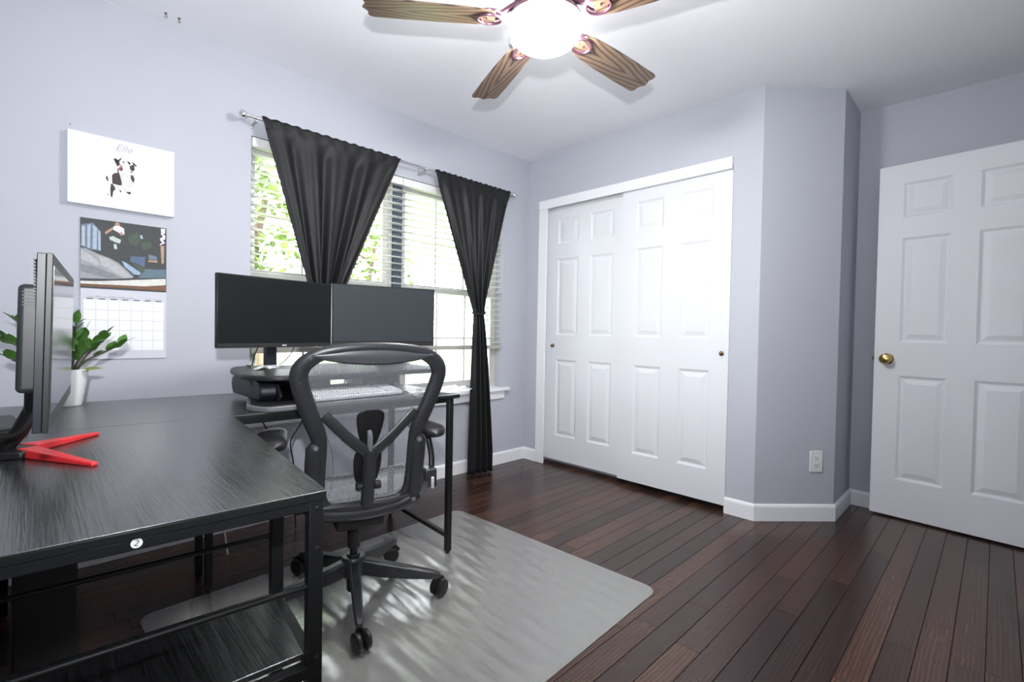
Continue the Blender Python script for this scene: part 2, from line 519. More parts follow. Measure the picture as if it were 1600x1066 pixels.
        if bevel > 0:
            b = o.modifiers.new('bevel', 'BEVEL'); b.width = bevel; b.segments = segs; b.limit_method = 'ANGLE'
        if solid > 0:
            s = o.modifiers.new('solid', 'SOLIDIFY'); s.thickness = solid; s.offset = 0
        return o


def structure(o):
    o['kind'] = 'structure'
    return o


def smooth_path(pts, sub=5, closed=False):
    """Catmull-Rom through the points; works on tuples of any length"""
    n = len(pts); out = []
    m_ = n if closed else n - 1
    for i in range(m_):
        p0 = pts[(i - 1) % n] if (closed or i > 0) else pts[i]
        p1 = pts[i]; p2 = pts[(i + 1) % n]
        p3 = pts[(i + 2) % n] if (closed or i + 2 < n) else pts[(i + 1) % n]
        for s in range(sub):
            t = s / sub
            out.append(tuple(0.5 * ((2 * b) + (-a + c) * t + (2 * a - 5 * b + 4 * c - d) * t * t + (-a + 3 * b - 3 * c + d) * t ** 3)
                             for a, b, c, d in zip(p0, p1, p2, p3)))
    if not closed: out.append(tuple(pts[-1]))
    return out


def text_mesh(name, body, size, mt, parent, loc, rot, shear=0.0, extrude=0.0004):
    cu = bpy.data.curves.new(name, 'FONT')
    cu.body = body; cu.size = size; cu.shear = shear; cu.extrude = extrude
    cu.align_x = 'CENTER'; cu.align_y = 'CENTER'
    tmp = bpy.data.objects.new(name + '_curve', cu)
    COL.objects.link(tmp)
    bpy.context.view_layer.update()
    me = bpy.data.meshes.new_from_object(tmp.evaluated_get(bpy.context.evaluated_depsgraph_get()))
    bpy.data.objects.remove(tmp); bpy.data.curves.remove(cu)
    me.name = name
    me.materials.clear(); me.materials.append(MATS[mt])
    o = bpy.data.objects.new(name, me)
    COL.objects.link(o)
    o.parent = parent
    o.location = Vector(loc) - (chain_offset(parent) if parent else Vector())
    o.rotation_euler = rot
    return o

# ------------------------------------------------------------------ the room
XL, YR, XR = -0.13, -0.31, 3.66            # side wall, rear wall, recess wall
XC, YW, H = 2.904, 2.753, 2.44             # closet wall, window wall, ceiling
P1, P2 = (2.904, 0.951), (3.242, 0.637)    # the cut corner
WX0, WX1, WZ0, WZ1 = 0.815, 2.632, 0.605, 2.035

floor = MB().box((XL - .12, -1.7, -0.08), (XR + .14, YW + .14, -0.011)).build('floor', 'hall_dark', smooth=False)
structure(floor)
bw = 0.0827
row = 0
y = YR - 0.02
rnd = random.Random(3)
while y < YW:
    y1 = min(y + bw, YW + 0.02)
    x = XL - 0.02 - rnd.random() * 0.7
    while x < XR:
        ln = rnd.choice((0.45, 0.6, 0.75, 0.9, 1.05, 1.2))
        xa, xb = max(x, XL - 0.02), min(x + ln, XR + 0.02)
        if xb - xa > 0.03:
            g = 0.0008
            vs, t = MB(), 0.0009
            dz = rnd.uniform(-0.00012, 0.0)
            vs.add([(xa + g, y + g, -0.0112), (xb - g, y + g, -0.0112), (xb - g, y1 - g, -0.0112), (xa + g, y1 - g, -0.0112),
                    (xa + g, y + g, dz - t), (xb - g, y + g, dz - t), (xb - g, y1 - g, dz - t), (xa + g, y1 - g, dz - t),
                    (xa + g, y + g + t, dz), (xb - g, y + g + t, dz), (xb - g, y1 - g - t, dz), (xa + g, y1 - g - t, dz)],
                   [(0, 1, 5, 4), (1, 2, 6, 5), (2, 3, 7, 6), (3, 0, 4, 7), (4, 5, 9, 8), (5, 6, 10, 9), (6, 7, 11, 10), (7, 4, 8, 11), (8, 9, 10, 11), (3, 2, 1, 0)])
            vs.build('floorboard', 'walnut_board', floor, smooth=False)
        x += ln
    y += bw
    row += 1

structure(MB().box((XL - .12, -1.7, H), (XR + .14, YW + .14, H + .1)).build('ceiling', 'ceiling_paint', smooth=False))
w = MB()
w.box((XL - .12, YW, 0), (WX0, YW + .14, H)).box((WX1, YW, 0), (3.06, YW + .14, H))
w.box((WX0, YW, 0), (WX1, YW + .14, WZ0)).box((WX0, YW, WZ1), (WX1, YW + .14, H))
structure(w.build('wall_window', 'wall_paint', smooth=False))
structure(MB().box((XL - .12, YR - .14, 0), (XL, YW, H)).build('wall_side', 'wall_paint', smooth=False))
w = MB()
w.box((XC, 2.60, 0), (3.02, YW, H)).box((XC, 1.11, 2.075), (3.02, 2.60, H)).box((3.02, 1.11, 0), (3.06, YW, H))
structure(w.build('wall_closet', 'wall_paint', smooth=False))
structure(MB().prism([(XC, 1.11), P1, P2, (XR + .14, P2[1]), (XR + .14, 1.11)], 0, H).build('wall_corner', 'wall_paint', smooth=False))
structure(MB().box((XR, YR, 0), (XR + .14, P2[1], H)).build('wall_recess', 'wall_paint', smooth=False))
w = MB()
w.box((XL - .12, YR - .14, 0), (2.69, YR, H)).box((3.52, YR - .14, 0), (XR + .14, YR, H)).box((2.69, YR - .14, 2.07), (3.52, YR, H))
structure(w.build('wall_rear', 'wall_paint', smooth=False))
w = MB()
w.box((2.45, -1.7, 0), (2.57, YR - .14, H)).box((3.62, -1.7, 0), (3.74, YR - .14, H)).box((2.57, -1.7, 0), (3.62, -1.6, H))
structure(w.build('wall_hallway', 'wall_paint', smooth=False))


def skirting(name, pts, close_ends=True):
    """baseboard with a rounded top edge along a floor-plan polyline; the wall lies to the left of travel"""
    h, t = 0.094, 0.013
    prof = [(0, 0), (t, 0), (t, h - .016), (t * .75, h - .006), (t * .35, h), (0, h)]
    n = len(pts); rows = []
    for i in range(n):
        p = Vector(pts[i])
        d0 = (p - Vector(pts[i - 1])).normalized() if i > 0 else None
        d1 = (Vector(pts[i + 1]) - p).normalized() if i < n - 1 else None
        d0 = d0 or d1; d1 = d1 or d0
        n0, n1 = Vector((d0.y, -d0.x)), Vector((d1.y, -d1.x))
        mvec = (n0 + n1).normalized(); mvec /= max(0.2, mvec.dot(n0))
        rows.append([(p.x + mvec.x * a, p.y + mvec.y * a, z) for a, z in prof])
    b = MB(); k = len(prof); base = 0
    for rw in rows: b.v += [Vector(q) for q in rw]
    for i in range(n - 1):
        for j in range(k):
            b.f.append((i * k + j, i * k + (j + 1) % k, (i + 1) * k + (j + 1) % k, (i + 1) * k + j))
    b.f.append(tuple(range(k))); b.f.append(tuple(range((n - 1) * k + k - 1, (n - 1) * k - 1, -1)))
    return structure(b.build(name, 'white_trim', smooth=False))


skirting('baseboard_window', [(XL, YW), (XC, YW), (XC, 2.613)])
skirting('baseboard_corner', [(XC, 1.113), P1, P2, (XR, P2[1]), (XR, YR)])
skirting('baseboard_side', [(XL, YR), (XL, YW - .014)])

# closet trim
structure(MB().box((2.886, 2.531, 0.0), (XC + .0, 2.613, 2.018)).build('trim_1', 'white_trim', bevel=.003))
structure(MB().box((2.884, 1.112, 2.015), (XC + .0, 2.613, 2.084)).build('trim_2', 'white_trim', bevel=.003))
structure(MB().box((XC, 1.1105, 2.04), (XC + .11, 2.5995, 2.0745)).build('trim_3', 'white_trim', bevel=.002))

ROWS = [(0.228, 0.830), (1.022, 1.622), (1.736, 1.935)]


def panel_door(name, org, U, NV, width, z0, z1, cols, knob, thick=0.035):
    """six-panel door; org = free bottom edge in plan, U = along the width, NV = towards the viewer"""
    U = Vector((*U, 0)).normalized(); NV = Vector((*NV, 0)).normalized(); O = Vector((*org, 0)); Z = Vector((0, 0, 1))

    def pt(u, z, d): return O + U * u + Z * z + NV * d
    b = MB()

    def slab(u0, u1, za, zb, d0, d1):
        b.obox(pt((u0 + u1) / 2, (za + zb) / 2, (d0 + d1) / 2), U, NV, Z, (u1 - u0) / 2, (d1 - d0) / 2, (zb - za) / 2)
    slab(0, width, z0, z1, -thick + .009, -.009)
    for (d0, d1) in ((-.009, 0), (-thick, -thick + .009)):
        us = [0] + [q for c in cols for q in c] + [width]
        for i in range(0, len(us), 2):
            slab(us[i], us[i + 1], z0, z1, d0, d1)
        zs = [z0] + [q for r_ in ROWS for q in r_] + [z1]
        for i in range(0, len(zs), 2):
            for c in cols:
                slab(c[0], c[1], zs[i], zs[i + 1], d0, d1)
    body = structure(b.build(name, 'door_white', smooth=False))
    for c in cols:
        for r_ in ROWS:
            for sgn in (1, -1):
                q = MB(); rings = []
                for ins, dep in ((0.0, -.0005), (.006, -.004), (.013, -.0085), (.020, -.0085), (.044, -.0015), (.047, -.001)):
                    dd_ = dep if sgn > 0 else -thick - dep
                    rings.append([pt(c[0] + ins, r_[0] + ins, dd_), pt(c[1] - ins, r_[0] + ins, dd_), pt(c[1] - ins, r_[1] - ins, dd_), pt(c[0] + ins, r_[1] - ins, dd_)])
                for rg in rings: q.v += rg
                for i in range(len(rings) - 1):
                    for j in range(4):
                        q.f.append((i * 4 + j, i * 4 + (j + 1) % 4, (i + 1) * 4 + (j + 1) % 4, (i + 1) * 4 + j))
                k = (len(rings) - 1) * 4
                q.f.append((k, k + 1, k + 2, k + 3))
                if sgn > 0 or name == 'door_1':
                    q.build('panel', 'door_white', body, smooth=False)
    mt3 = Matrix((U, Z, NV)).transposed()          # local z of a lathe -> towards the viewer
    if knob:
        kind, ku, kz = knob
        if kind == 'knob':
            prof = [(.032, 0), (.032, .006), (.026, .010), (.012, .014), (.011, .030), (.020, .036), (.028, .046), (.029, .054), (.024, .063), (.012, .068), (0, .069)]
            for sgn in (1, -1):
                M3 = mt3 @ Matrix(((1, 0, 0), (0, 1, 0), (0, 0, sgn)))
                pr = prof if sgn > 0 else [(a, h * .6) for a, h in prof]
                MB().lathe(pr, 24, pt(ku, kz, 0 if sgn > 0 else -thick), mtx=M3).build('knob', 'brass', body)
            q = MB().obox(pt(-.001, kz, -thick / 2), U, NV, Z, .0015, .011, .028)
            q.obox(pt(-.006, kz, -thick / 2), U, NV, Z, .006, .006, .009)
            q.build('latch_plate', 'antique_brass', body)
        else:
            MB().lathe([(.014, 0), (.014, .003), (.010, .004), (.006, .009), (.009, .016), (.010, .020), (.006, .024), (0, .025)], 16, pt(ku, kz, 0), mtx=mt3).build('knob', 'antique_brass', body)
    return body


Ud = Vector((3.508 - 3.564, -.12 - .517)).normalized()
panel_door('door_1', (3.564, .517), Ud, (Ud.y, -Ud.x), 0.765, 0.012, 2.045, [(.116, .328), (.438, .650)], ('knob', .063, .925))
panel_door('door_2', (XC + .008, 1.115), (0, 1), (-1, 0), 0.742, 0.035, 2.030, [(.113, .310), (.432, .632)], ('pull', .040, .937))
panel_door('door_3', (XC + .052, 1.838), (0, 1), (-1, 0), 0.750, 0.035, 2.030, [(.115, .318), (.427, .630)], ('pull', .662, .94))

# ------------------------------------------------------------------ windows
FY0, FY1 = YW + .075, YW + .135


def window_unit(name, xa, xb):
    f = MB(); fw = .022
    f.box((xa, FY0, WZ0), (xa + fw, FY1, WZ1)).box((xb - fw, FY0, WZ0), (xb, FY1, WZ1))
    f.box((xa + fw, FY0, WZ0), (xb - fw, FY1, WZ0 + fw)).box((xa + fw, FY0, WZ1 - fw), (xb - fw, FY1, WZ1))
    root = structure(f.build(name, 'vinyl', bevel=.003))
    zm = 1.325
    for nm, za, zb, yy in (('lower_sash', WZ0 + fw, zm + .022, FY0 + .004), ('upper_sash', zm - .022, WZ1 - fw, FY0 + .030)):
        s = MB(); sw = .030; x0, x1 = xa + fw, xb - fw
        s.box((x0, yy, za), (x0 + sw, yy + .024, zb)).box((x1 - sw, yy, za), (x1, yy + .024, zb))
        s.box((x0 + sw, yy, za), (x1 - sw, yy + .024, za + .044)).box((x0 + sw, yy, zb - .044), (x1 - sw, yy + .024, zb))
        so = s.build(nm, 'vinyl', root, bevel=.002)
        gx0, gx1, gz0, gz1 = x0 + sw, x1 - sw, za + .044, zb - .044
        MB().box((gx0 - .004, yy + .010, gz0 - .004), (gx1 + .004, yy + .014, gz1 + .004)).build('pane', 'window_glass', so, smooth=False)
        for k in (1, 2):
            xx = gx0 + (gx1 - gx0) * k / 3
            MB().box((xx - .006, yy + .006, gz0), (xx + .006, yy + .018, gz1)).build('muntin', 'vinyl', so, smooth=False)
        zz = (gz0 + gz1) / 2
        MB().box((gx0, yy + .0055, zz - .006), (gx1, yy + .0185, zz + .006)).build('muntin', 'vinyl', so, smooth=False)
    return root


window_unit('window_1', WX0, 1.690)
window_unit('window_2', 1.757, WX1)
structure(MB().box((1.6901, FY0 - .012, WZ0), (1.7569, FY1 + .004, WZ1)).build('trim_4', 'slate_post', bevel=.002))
# stool and apron
structure(MB().box((WX0 - .06, YW - .045, WZ0 - .024), (WX1 + .06, YW, WZ0)).box((WX0 + .001, YW, WZ0 - .02), (WX1 - .001, FY0, WZ0 + .002)).build('trim_5', 'white_trim', bevel=.004))
structure(MB().box((WX0 - .025, YW - .016, WZ0 - .088), (WX1 + .025, YW, WZ0 - .024)).build('trim_6', 'white_trim', bevel=.004))


def blind(x0, x1, label):
    yc = YW + .038
    t = empty('window_blind', ((x0 + x1) / 2, yc, .91), 0, label, 'blind', 'horizontal slat blinds in the window')
    MB().box((x0, yc - .026, WZ1 - .045), (x1, yc + .026, WZ1 - .002)).build('headrail', 'slat_white', t, bevel=.003)
    MB().box((x0, yc - .036, WZ1 - .052), (x1, yc - .029, WZ1 - .004)).build('valance', 'slat_white', t, bevel=.002)
    nsl = 24
    z = WZ1 - .085
    me = None
    while z > .955:
        if me is None:
            o = MB().box((x0 + .003, yc - .0255, z - .0014), (x1 - .003, yc + .0255, z + .0014)).build('slat', 'slat_white', t, smooth=False)
            me = o; zf = z
        else:
            o = me.copy(); COL.objects.link(o); o.location = (0, 0, z - zf)
        z -= .0432
    MB().box((x0 + .003, yc - .026, .905), (x1 - .003, yc + .026, .936)).build('bottom_rail', 'rail_taupe', t, bevel=.003)
    for fx in (.12, .5, .88):
        xx = x0 + (x1 - x0) * fx
        for sy in (-.0265, .0265):
            MB().tube([(xx, yc + sy, .93), (xx, yc + sy, WZ1 - .045)], .0009, 5).build('ladder_cord', 'cord_white', t, smooth=False)
    return t


blind(WX0 + .006, 1.7215, 'white slat blind beside the framed canvas, half hidden by the wider curtain')
blind(1.7255, WX1 - .006, 'white slat blind nearest the closet, between the two dark curtains')

# ------------------------------------------------------------------ curtain rod and curtains
ROD_Y, ROD_Z = YW - .080, 2.100
t = empty('curtain_rod', (1.70, ROD_Y, ROD_Z), 0, 'thin brushed steel curtain rod with ball ends above the window', 'curtain rod')
MB().tube([(.775, ROD_Y, ROD_Z), (2.635, ROD_Y, ROD_Z)], .0075, 12).build('rod', 'steel', t)
for s, x in ((-1, .758), (1, 2.652)):
    MB().lathe([(.009, -.020), (.009, -.012), (.015, -.010), (.021, -.002), (.0225, .006), (.019, .016), (.010, .024), (0, .027)], 18, (x, ROD_Y, ROD_Z), axis='x',
               mtx=Matrix(((s, 0, 0), (0, 1, 0), (0, 0, 1)))).build('finial', 'chrome', t)
for x in (.815, 1.84, 2.632):
    b = MB().box((x - .009, YW - .004, ROD_Z - .03), (x + .009, YW, ROD_Z + .02))
    b.bar((x, YW - .004, ROD_Z - .014), (x, ROD_Y - .004, ROD_Z - .014), .010, .006)
    b.tube([(x, ROD_Y + .011 * math.cos(a), ROD_Z + .011 * math.sin(a)) for a in [R(170 + 20 * k) for k in range(11)]], .003, 6)
    b.build('bracket', 'steel', t)


def curtain(xa, xb, pinch_x, pw, pz, bot, label, seed, bow=0.10):
    """gathered panel: full width on the rod, tied at pz, spreading a little to the floor"""
    rn = random.Random(seed)
    nx, nz = 110, 84
    nf = 8.0
    ph = [rn.uniform(0, 6.28) for _ in range(6)]
    rows = []
    ztop = ROD_Z + .014
    for i in range(nz + 1):
        # denser rows near the top and the tie
        z = ztop + (bot[2] - ztop) * i / nz
        if z >= pz:
            f = (ztop - z) / (ztop - pz)                  # 0 top .. 1 tie
            e = f ** 0.92
            l = xa + (pinch_x - pw / 2 - xa) * e - bow * math.sin(PI * f) * (pinch_x - xa) * .18
            r_ = xb + (pinch_x + pw / 2 - xb) * e + bow * math.sin(PI * f) * (xb - pinch_x) * .18
            amp = .013 + .020 * f ** .8
            yc = ROD_Y + (.0 if f < .05 else .004 * f)
            tight = f
        else:
            f = (pz - z) / (pz - bot[2])
            e = min(1.0, f * 1.15) ** .75
            l = pinch_x - pw / 2 + (bot[0] - (pinch_x - pw / 2)) * e
            r_ = pinch_x + pw / 2 + (bot[1] - (pinch_x + pw / 2)) * e
            amp = .027 + .018 * e
            yc = ROD_Y + .004 - .030 * e
            tight = 1 - .45 * e
        rw = []
        for j in range(nx + 1):
            u = j / nx
            x = l + (r_ - l) * u
            fold = math.sin(2 * PI * nf * .5 * u + ph[0] + .9 * math.sin(3.1 * u + ph[1])) * .62 + math.sin(2 * PI * nf * u + ph[2] + 1.3 * math.sin(5 * u + ph[3])) * .38 * (1 - .4 * tight)
            y = yc + amp * fold
            if z >= pz:
                ff = (ztop - z) / (ztop - pz)
                if ff < .045:                              # ruffled rod pocket wrapped round the rod
                    y = ROD_Y - .0105 + .003 * math.sin(60 * u + ph[4])
                    zz = z + .003 * math.sin(95 * u + ph[5]) * (1 if i == 0 else 0)
                    rw.append((x, y, zz)); continue
                if ff < .12:
                    k = (ff - .045) / .075
                    y = y * k + (ROD_Y - .0105) * (1 - k)
            rw.append((x, y, z + (.004 * math.sin(20 * u) if i == nz else 0)))
        rows.append(rw)
    root = empty('curtain', ((bot[0] + bot[1]) / 2, ROD_Y, max(bot[2], 0)), 0, label, 'curtain', 'charcoal curtain panels')
    cl = MB().grid(rows).build('cloth', 'curtain_cloth', root, solid=.0022)
    # the narrow hem folded along both sides
    for jj in (0, nx):
        s = 1 if jj == 0 else -1
        MB().grid([[(rw[jj][0] - .001 * s, rw[jj][1] - .003, rw[jj][2]), (rw[jj][0] + .014 * s, rw[min(nx, max(0, jj + s * 2))][1] - .004, rw[jj][2])] for rw in rows[4:]]).build('side_hem', 'curtain_cloth', root, solid=.0015)
    # twisted tie
    ring = []
    for k in range(20):
        a = 2 * PI * k / 20
        ring.append((pinch_x + (pw / 2 + .006) * math.cos(a), ROD_Y + .002 + .036 * math.sin(a), pz + .006 * math.sin(2 * a + ph[0])))
    MB().tube(ring, .009, 8, closed=True, up=(0, 0, 1)).build('tie_band', 'curtain_cloth', root)
    return root


k = (YW - .08) / YW
curtain(.835, 1.650, 1.175, .110, 1.150, (1.085, 1.265, .985), 'wide charcoal curtain gathered to a knot behind the two monitors', 5, .1)
curtain(1.905, 2.615, 2.322, .085, 1.170, (2.225, 2.455, .016), 'narrower charcoal curtain tied in the middle and falling to the floor near the closet', 11, .1)

# flat print on the canvas and the calendar photo: (ink, outline in wall x / z)
DOG= [('black', [(0.2586, 1.7614), (0.2668, 1.765), (0.275, 1.7597), (0.2855, 1.7729), (0.2867, 1.7673), (0.2797, 1.7565), (0.2809, 1.7418), (0.275, 1.7314), (0.2692, 1.7373)]),
       ('pink', [(0.2656, 1.7573), (0.2733, 1.7563), (0.2719, 1.7485)]),
       ('black', [(0.3213, 1.7643), (0.3286, 1.7616), (0.342, 1.7483), (0.3359, 1.7467), (0.3311, 1.7501), (0.3323, 1.7306), (0.3263, 1.723), (0.3178, 1.727), (0.3142, 1.7412), (0.3214, 1.7491), (0.3274, 1.7522)]),
       ('black', [(0.272, 1.7217), (0.2774, 1.726), (0.2762, 1.7108), (0.2809, 1.697), (0.2869, 1.6684), (0.2881, 1.6537), (0.281, 1.6506), (0.2553, 1.6537), (0.2541, 1.6891), (0.2611, 1.6996), (0.2727, 1.704)]),
       ('black', [(0.2328, 1.6751), (0.2392, 1.684), (0.2438, 1.6585), (0.2369, 1.6643)]),
       ('black', [(0.3178, 1.7043), (0.3263, 1.7063), (0.3324, 1.6911), (0.3288, 1.672), (0.3239, 1.6769), (0.3191, 1.6879)]),
       ('black', [(0.2507, 1.6512), (0.2565, 1.6525), (0.267, 1.6325), (0.2589, 1.6203), (0.2554, 1.5929), (0.2497, 1.5976), (0.2485, 1.6299)]),
       ('black', [(0.2787, 1.6336), (0.2858, 1.6292), (0.2882, 1.6207), (0.2811, 1.6236)]),
       ('black', [(0.3012, 1.628), (0.3204, 1.6306), (0.3168, 1.6192), (0.3096, 1.6192)]),
       ('red', [(0.2785, 1.7293), (0.2879, 1.7316), (0.2927, 1.7223), (0.2856, 1.7131), (0.2774, 1.7185)]),
       ('tan', [(0.2809, 1.7433), (0.2891, 1.7394), (0.2903, 1.7307), (0.2809, 1.7299)]),
       ('tan', [(0.3142, 1.7171), (0.3214, 1.7249), (0.3275, 1.7203), (0.3214, 1.7128)]),
       ('cream', [(0.2808, 1.7568), (0.2879, 1.7676), (0.3141, 1.7654), (0.3177, 1.7482), (0.3142, 1.7201), (0.2998, 1.7136), (0.2903, 1.7202), (0.2891, 1.7409)]),
       ('cream', [(0.2774, 1.7126), (0.2951, 1.7109), (0.3154, 1.7173), (0.3191, 1.6879), (0.3095, 1.6751), (0.2881, 1.6657), (0.2821, 1.6913)]),
       ('cream', [(0.2881, 1.6657), (0.3095, 1.6751), (0.3264, 1.6775), (0.3264, 1.6471), (0.3168, 1.6298), (0.2929, 1.6277), (0.2834, 1.6496)]),
       ('cream', [(0.2426, 1.6848), (0.2495, 1.6924), (0.253, 1.6577), (0.2461, 1.659)]),
       ('cream', [(0.2565, 1.6525), (0.2787, 1.6516), (0.2858, 1.6352), (0.2787, 1.6306), (0.2647, 1.6365)]),
       ('grey', [(0.2903, 1.7577), (0.2962, 1.7571), (0.295, 1.7514), (0.2907, 1.7527)]),
       ('grey', [(0.3045, 1.7644), (0.3201, 1.7564), (0.3141, 1.7473)]),
       ('grey', [(0.2393, 1.6102), (0.2439, 1.6067), (0.2439, 1.5979), (0.2398, 1.6)])]
CAL= [('dark', [(0.1551, 1.4934), (0.453, 1.4945), (0.4526, 1.1981), (0.1529, 1.1977)]),
       ('slate', [(0.1563, 1.4653), (0.1936, 1.4779), (0.2194, 1.4437), (0.2195, 1.363), (0.19, 1.3623), (0.1552, 1.3735)]),
       ('pale', [(0.1575, 1.4591), (0.1683, 1.4609), (0.1683, 1.3753), (0.1576, 1.377)]),
       ('pale', [(0.1754, 1.4653), (0.1863, 1.4703), (0.1851, 1.4159), (0.184, 1.3647), (0.1755, 1.3731)]),
       ('pale', [(0.1936, 1.4684), (0.207, 1.4578), (0.2059, 1.3644), (0.1925, 1.3659)]),
       ('pale', [(0.2107, 1.4519), (0.2181, 1.4419), (0.2195, 1.363), (0.2121, 1.362)]),
       ('grey', [(0.154, 1.3671), (0.1707, 1.3661), (0.2121, 1.3459), (0.247, 1.334), (0.2802, 1.3149), (0.3329, 1.2604), (0.3276, 1.2531), (0.2598, 1.2437), (0.1529, 1.2373)]),
       ('light', [(0.1552, 1.3609), (0.1707, 1.3503), (0.2146, 1.3107), (0.2097, 1.2957), (0.1828, 1.3071), (0.1541, 1.3197)]),
       ('light', [(0.2121, 1.3395), (0.247, 1.3275), (0.2803, 1.305), (0.3223, 1.2594), (0.3012, 1.2508), (0.2598, 1.2765), (0.222, 1.2986)]),
       ('dim', [(0.1541, 1.2975), (0.2023, 1.29), (0.2598, 1.2667), (0.2907, 1.2482), (0.2446, 1.2456), (0.1541, 1.2659)]),
       ('blue', [(0.2906, 1.326), (0.3037, 1.3208), (0.3571, 1.2812), (0.3544, 1.2691), (0.3329, 1.2704), (0.3011, 1.3006)]),
       ('navy', [(0.3221, 1.3497), (0.3747, 1.3527), (0.372, 1.3082), (0.3435, 1.3119), (0.3194, 1.3293)]),
       ('teal', [(0.3707, 1.2979), (0.4508, 1.3027), (0.4509, 1.2643), (0.3491, 1.2551), (0.3598, 1.2764)]),
       ('green', [(0.3328, 1.3241), (0.3707, 1.3081), (0.3707, 1.2826), (0.3598, 1.2815), (0.3301, 1.3138)]),
       ('green', [(0.3113, 1.4382), (0.3432, 1.4599), (0.3594, 1.432), (0.3433, 1.3994), (0.3166, 1.4024)]),
       ('green', [(0.3595, 1.4151), (0.3924, 1.4266), (0.4008, 1.4004), (0.365, 1.382)]),
       ('pale', [(0.354, 1.4464), (0.3621, 1.451), (0.3662, 1.433), (0.3581, 1.4335)]),
       ('white', [(0.2608, 1.4715), (0.2761, 1.4822), (0.2981, 1.4693), (0.2995, 1.4431), (0.2878, 1.4429), (0.2749, 1.4508), (0.2595, 1.4598)]),
       ('skin', [(0.2331, 1.4442), (0.2569, 1.4676), (0.2595, 1.4582), (0.2356, 1.4332)]),
       ('skin', [(0.2684, 1.4907), (0.2786, 1.4941), (0.2851, 1.4837), (0.2761, 1.4773), (0.2671, 1.4791)]),
       ('skin', [(0.2826, 1.4487), (0.2943, 1.4522), (0.2917, 1.4369), (0.2839, 1.439)]),
       ('mint', [(0.2469, 1.4252), (0.2621, 1.4308), (0.2698, 1.4254), (0.2878, 1.4182), (0.284, 1.4011), (0.2698, 1.4041), (0.2507, 1.4128)]),
       ('mint', [(0.2621, 1.3964), (0.2724, 1.3962), (0.275, 1.3752), (0.2647, 1.3755)]),
       ('cream', [(0.1536, 1.2263), (0.2147, 1.23), (0.3038, 1.241), (0.4509, 1.2608), (0.451, 1.2312), (0.3709, 1.2196), (0.1536, 1.2152)]),
       ('brown', [(0.1536, 1.2152), (0.3709, 1.2196), (0.451, 1.2312), (0.452, 1.2033), (0.265, 1.2064), (0.1541, 1.2042)]),
       ('tan', [(0.4304, 1.4113), (0.4446, 1.4133), (0.4435, 1.3315), (0.4349, 1.3288)]),
       ('tan', [(0.3857, 1.3404), (0.4193, 1.3409), (0.4193, 1.3322), (0.3857, 1.3319)]),
       ('slate', [(0.3857, 1.366), (0.415, 1.361), (0.4178, 1.3424), (0.3871, 1.344)]),
       ('lilac', [(0.4315, 1.491), (0.4487, 1.4921), (0.4473, 1.4693), (0.433, 1.4705)]),
       ('lilac', [(0.4302, 1.4683), (0.4401, 1.4716), (0.4488, 1.4556), (0.4431, 1.4495)]),
       ('lilac', [(0.4274, 1.4437), (0.4488, 1.4625), (0.4483, 1.4434), (0.4317, 1.4357)]),
       ('lilac', [(0.4289, 1.4371), (0.4374, 1.4418), (0.4475, 1.4259), (0.4275, 1.4127), (0.4289, 1.4198), (0.4374, 1.4262)])]

# ------------------------------------------------------------------ ceiling fan
FC = Vector((1.345, 1.205, 0)); FZ = 2.185
fan = empty('ceiling_fan', (FC.x, FC.y, 2.08), 0, 'five-blade ceiling fan with wood-grain blades and glowing white bowl lamp', 'ceiling fan')
MB().lathe([(0, 2.44), (.075, 2.44), (.078, 2.425), (.060, 2.395), (.030, 2.385)], 28, FC).build('ceiling_canopy', 'iron_bronze', fan)
MB().lathe([(.030, 2.39), (.030, 2.375), (.085, 2.365), (.118, 2.34), (.122, 2.285), (.105, 2.255), (.085, 2.235), (.070, 2.222)], 32, FC).build('motor_housing', 'iron_bronze', fan)
MB().lathe([(.070, 2.224), (.105, 2.214), (.128, 2.200), (.134, 2.190), (.134, 2.180), (.128, 2.180)], 32, FC).build('lamp_collar', 'iron_bronze', fan)
bowl = MB().lathe([(.131, 2.185), (.137, 2.176), (.136, 2.160), (.127, 2.135), (.108, 2.112), (.080, 2.096), (.045, 2.088), (0, 2.086)], 40, FC).build('lamp_bowl', 'opal_glass', fan)
prof = smooth_path([(.185, -.040), (.23, -.056), (.35, -.064), (.50, -.0675), (.625, -.0675)], 4)
edge = [(a, b) for a, b in prof] + [(.640, -.062), (.645, -.048), (.640, -.030), (.650, -.012), (.657, 0)]
outline = edge + [(a, -b) for a, b in edge[::-1][1:]]
for i in range(5):
    ang = R(69 + 72 * i)
    bl = MB().prism(outline, -.003, .003).build('fan_blade', 'blade_wood', fan, local=True, bevel=.0015)
    bl.location = (0, 0, FZ - 2.08)
    bl.rotation_euler = Euler((R(-9), 0, ang), 'XYZ')
    # blade iron: scrolled bracket with an oval loop
    b = MB()
    b.tube([(.095, 0, .055), (.125, 0, .040), (.160, 0, .018), (.19, 0, .010)], [.014, .011, .009, .008], 10)
    b.tube([(.205 + .045 * math.cos(2 * PI * k / 20), .036 * math.sin(2 * PI * k / 20), .009 + .0) for k in range(20)], .0055, 8, closed=True, up=(0, 0, 1))
    b.tube([(.205 + .045 * math.cos(2 * PI * k / 20), .036 * math.sin(2 * PI * k / 20), -.007) for k in range(20)], .0050, 8, closed=True, up=(0, 0, 1))
    for sx, sy in ((.215, .0), (.235, .018), (.235, -.018)):
        b.lathe([(.004, -.008), (.004, .010)], 10, (sx, sy, 0))
    io = b.build('blade_iron', 'iron_bronze', bl, local=True)
ch = MB().tube([(FC.x - .095, FC.y + .060, 2.19), (FC.x - .105, FC.y + .066, 2.17), (FC.x - .107, FC.y + .067, 2.09)], .0016, 6)
cho = ch.build('pull_chain', 'chrome', fan)
